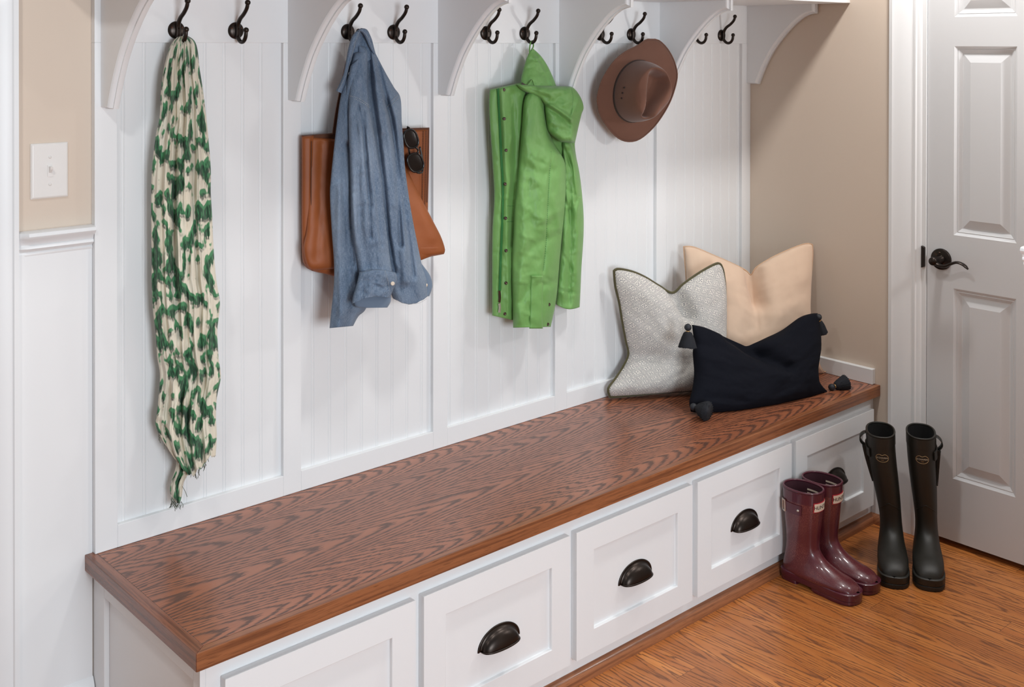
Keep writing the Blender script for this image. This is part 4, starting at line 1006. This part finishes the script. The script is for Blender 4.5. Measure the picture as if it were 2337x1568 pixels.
# ------------------------------------------------------------------ boots
def text_mesh(s, size):
    cu_ = bpy.data.curves.new('txt', 'FONT'); cu_.body = s; cu_.size = size; cu_.align_x = 'CENTER'; cu_.align_y = 'CENTER'; cu_.extrude = 0
    o = bpy.data.objects.new('txt', cu_); COL.objects.link(o); dg = bpy.context.evaluated_depsgraph_get()
    me = bpy.data.meshes.new_from_object(o.evaluated_get(dg)); bpy.data.objects.remove(o)
    v = [tuple(q.co) for q in me.vertices]; f = [tuple(q.vertices) for q in me.polygons]; bpy.data.meshes.remove(me); return v, f
class Boot:
    def __init__(s, pos, yaw, rows, lean=(0, 0), nr=80, ns=44):
        s.pos = Vector(pos); c, si = math.cos(yaw), math.sin(yaw); s.fx = Vector((c, si, 0)); s.fy = Vector((-si, c, 0))
        s.rows = cr(rows, nr); s.ns = ns; s.lean = lean; s.H = rows[0][1]
    def W(s, p):
        k = sst(.08, s.H, p[2])
        return s.pos + s.fx*(p[0]+s.lean[0]*k) + s.fy*(p[1]+s.lean[1]*k) + Vector((0, 0, p[2]))
    def loc(s, row, th, off=0.0):
        xf, zf, xb, zb, w_ = row[:5]; e = 2.3
        c, si = math.cos(th), math.sin(th); c = math.copysign(abs(c)**(2/e), c); si = math.copysign(abs(si)**(2/e), si)
        ax = Vector(((xf-xb)/2, 0, (zf-zb)/2)); ce = Vector(((xf+xb)/2, 0, (zf+zb)/2)); al = ax.length
        return ce + ax*(1+off/max(al, 1e-4))*c + Vector((0, w_+off, 0))*si
    def at_h(s, h):
        for a, b in zip(s.rows, s.rows[1:]):
            if a[1] >= h >= b[1]:
                t = (a[1]-h)/max(1e-6, a[1]-b[1]); return [lerp(x, y, t) for x, y in zip(a, b)]
        return s.rows[-1]
    def S(s, h, th, off=0.0):
        r = list(s.at_h(h)); r[3] = r[1] if h > .15 else r[3]
        return s.W(s.loc(r, th, off))
    def shell(s, root, name, mat, mat_in, depth=.10):
        rings = [[s.W(s.loc(r, 2*PI*k/s.ns)) for k in range(s.ns)] for r in s.rows]
        MB().loft(rings, True, False, True).build(name, mat, root, True)
        inner = []
        for i in range(10):
            h = s.H-.001-depth*i/9; inner.append([s.S(h, 2*PI*k/s.ns, -.0035) for k in range(s.ns)])
        MB().loft(inner, True, False, True).build('lining', mat_in, root, True)
        rim = [s.W(s.loc(s.rows[0], 2*PI*k/s.ns, -.0012)) for k in range(s.ns)]
        return rim
    def patch(s, root, name, mat, h0, h1, t0, t1, off, n=24, th=.0014, parent=None):
        rings = []
        for i in range(n+1):
            t = lerp(t0, t1, i/n); rings.append([s.S(h0, t, off-th), s.S(h1, t, off-th), s.S(h1, t, off), s.S(h0, t, off)])
        return MB().loft(rings).build(name, mat, parent or root)
    def text(s, root, name, mat, txt, size, h, tc, off, flip=1):
        v, f = text_mesh(txt, size); row = s.at_h(h); R_ = row[4]*.5+(row[0]-row[2])*.25
        # arc length around the front of the shaft
        vs = []
        for x, y, z in v: vs.append(s.S(h+y, tc+flip*x/R_, off))
        return MB().add(vs, f).build(name, mat, root)
    def sole(s, root, name, mat, out, z0, z1, heel=None, notch=None):
        """out = list of (x, half width) from heel to toe"""
        o = cr(out, 30); pts = [(x, w_) for x, w_ in o]+[(x, -w_) for x, w_ in reversed(o)]
        rings = []
        for z, g_ in ((z0, -.002), (z0+.003, 0), (z1-.002, .0), (z1, -.002), (z1, -.006)):
            rings.append([s.pos+s.fx*(x+(g_ if x > .1 else -g_ if x < 0 else 0))+s.fy*(y+(g_ if y > 0 else -g_))+Vector((0, 0, z)) for x, y in pts])
        return MB().loft(rings).build(name, mat, root, angle=.7)

bur = [(.060, .304, -.064, .304, .0470), (.060, .290, -.063, .290, .0465), (.057, .245, -.061, .245, .0450), (.053, .200, -.058, .200, .0425), (.049, .155, -.054, .152, .0385), (.048, .122, -.054, .112, .0365),
       (.056, .098, -.060, .075, .0365), (.074, .083, -.066, .042, .0380), (.098, .072, -.060, .022, .0405), (.122, .063, -.025, .020, .0430), (.146, .056, .050, .019, .0445), (.164, .048, .105, .018, .0415), (.175, .038, .145, .016, .0330), (.179, .025, .162, .014, .0240), (.176, .018, .168, .012, .0140)]
def burgundy_boot(pos, yaw, label, side):
    t = thing('rain_boot', label, 'boot', pos, 'burgundy rain boots')
    b = Boot(pos, yaw, [(r[0], r[1]*.94 if r[1] > .1 else r[1], r[2], r[3]*.94 if r[3] > .1 else r[3], r[4]) for r in bur])
    rim = b.shell(t, 'upper', M['burgundy'], M['boot_in'])
    MB().ctube(rim, .0034, 10).build('rim', M['burgundy_plain'], t, True)
    b.patch(t, 'rim_band', M['burgundy_plain'], .252, .282, -PI, PI, .0012, 60)
    b.patch(t, 'strap', M['burgundy_plain'], .216, .246, side*1.25, side*2.75, .0028, 26)
    bk = MB()
    for (h0, h1, q0, q1) in ((.213, .2165, 2.15, 2.42), (.2455, .249, 2.15, 2.42), (.213, .249, 2.12, 2.16), (.213, .249, 2.40, 2.44)):
        rings = [[b.S(h0, side*q, .003), b.S(h1, side*q, .003), b.S(h1, side*q, .006), b.S(h0, side*q, .006)] for q in (q0, (q0+q1)/2, q1)]; bk.loft(rings)
    bk.build('buckle', M['silver'], t)
    for h0, h1 in ((.262, .267), (.251, .256)):
        b.patch(t, 'size_label', M['label_cream'], h0, h1, -side*.9, -side*1.75, -.0042, 14, .0006)
    p = b.S(.231, side*1.42, .0025); MB().ball(p, .0042, sc=(1, 1, 1)).build('stud', M['silver'], t, True)
    q = b.patch(t, 'label_border', M['label_red'], .2305, .2595, -.60, .60, .0026, 20)
    lb = b.patch(t, 'label_patch', M['label_cream'], .233, .257, -.545, .545, .0034, 20, parent=q)
    b.text(q, 'lettering', M['ink'], 'HUNTER', .0155, .245, 0.0, .0040)
    so = b.sole(t, 'sole', M['burgundy_plain'], [(-.070, .001), (-.068, .018), (-.056, .031), (-.03, .0375), (.02, .0375), (.06, .0405), (.10, .0445), (.135, .0462), (.160, .0430), (.178, .030), (.186, .012), (.187, .001)], .011, .033)
    b.sole(t, 'heel_block', M['burgundy_plain'], [(-.068, .001), (-.066, .018), (-.054, .030), (-.03, .034), (-.008, .032), (-.006, .001)], 0, .013)
    b.sole(t, 'tread', M['burgundy_plain'], [(.045, .001), (.047, .034), (.10, .043), (.135, .0455), (.160, .0415), (.177, .028), (.184, .010), (.185, .001)], 0, .013)
    return t
burgundy_boot((-.553, -.597, 0), -1.555, 'shiny burgundy rain boot standing in front of its pair, buckled strap showing', -1)
burgundy_boot((-.456, -.600, 0), -1.555, 'shiny burgundy rain boot half hidden behind its pair, nearer the green boots', -1)

gr = [(.074, .405, -.074, .405, .0430), (.074, .392, -.073, .392, .0430), (.071, .330, -.069, .330, .0420), (.066, .260, -.062, .260, .0395), (.058, .190, -.056, .190, .0355), (.053, .145, -.054, .140, .0330), (.057, .115, -.058, .098, .0335),
      (.074, .098, -.066, .055, .0365), (.100, .086, -.062, .028, .0400), (.130, .076, -.02, .024, .0430), (.158, .069, .06, .022, .0450), (.180, .060, .120, .021, .0430), (.195, .048, .160, .018, .0360), (.201, .030, .180, .015, .0260), (.197, .018, .188, .012, .0150)]
def green_boot(pos, yaw, label, side, lean):
    t = thing('wellington_boot', label, 'boot', pos, 'dark olive tall boots')
    b = Boot(pos, yaw, gr, lean)
    rim = b.shell(t, 'upper', M['olive_rubber'], M['boot_in2'], .14)
    MB().ctube(rim, .0030, 10).build('rim', M['olive_rubber'], t, True)
    b.patch(t, 'top_band', M['olive_rubber'], .372, .402, -PI, PI, .0012, 60)
    # expanding gusset with its strap on the outer side
    b.patch(t, 'gusset', M['olive_dark'], .25, .398, side*1.25, side*2.1, .0020, 14)
    rings = []
    for i in range(15):
        q = i/14; o_ = .004+.018*math.sin(PI*q)**.7*(1 if q > .0 else 0); h = lerp(.395, .352, q)
        rings.append([b.S(h, side*1.45, o_), b.S(h, side*1.75, o_), b.S(h, side*1.75, o_-.003), b.S(h, side*1.45, o_-.003)])
    MB().loft(rings).build('gusset_tab', M['olive_dark'], t, True)
    b.patch(t, 'gusset_strap', M['olive_rubber'], .335, .362, side*.85, side*2.0, .0055, 16, .004)
    rings = [[b.S(lerp(.355, .245, i/14), side*(1.42+.32*j), .003+.012*(1-i/14)*(1 if j else 1)) for j in (0, 1)]+[b.S(lerp(.355, .245, i/14), side*(1.42+.32*j), .0) for j in (1, 0)] for i in range(15)]
    MB().loft(rings).build('gusset_flap', M['olive_dark'], t)
    # ankle reinforcement ridge, toe cap ridge
    rg = MB(); rg.tube([b.S(.175+.022*(1-abs(a)/.85), a, .0006) for a in [lerp(-.85, .85, i/20) for i in range(21)]], .0011, 6); rg.build('ankle_ridge', M['olive_rubber'], t, True)
    # logo
    outp = []
    for k in range(48):
        a = 2*PI*k/48; x = .0195*math.cos(a); y = .0125*math.sin(a)
        if y > 0: y -= .0042*math.exp(-(x/.005)**2)
        outp.append((x, y))
    R_ = .050; lg = MB().ctube([b.S(.342+y, x/R_, .0005) for x, y in outp], .00065, 5).build('logo_outline', M['logo_gold'], t)
    b.text(t, 'lettering', M['logo_white'], 'LE CHAMEAU', .0066, .3425, 0.0, .0012)
    b.text(t, 'lettering', M['logo_gold'], '1927', .0040, .3355, 0.0, .0012)
    outl_ = [(-.070, .001), (-.068, .018), (-.056, .030), (-.02, .0365), (.04, .0375), (.09, .0425), (.135, .0462), (.170, .0450), (.195, .0350), (.206, .018), (.208, .001)]
    b.sole(t, 'sole', M['olive_rubber'], outl_, .014, .036)
    b.sole(t, 'tread', M['olive_dark'], [(x, w_*.985) for x, w_ in outl_], 0, .015)
    return t
green_boot((-.217, -.696, 0), math.atan2(-.52, -.85), 'tall dark olive wellington boot on the left of the pair, nearer the bench', -1, (.008, -.034))
green_boot((-.150, -.778, 0), math.atan2(-.50, -.865), 'tall dark olive wellington boot on the right of the pair, nearer the door', 1, (.0, -.018))

for o in COL.objects:
    if '_o' in o: del o['_o']
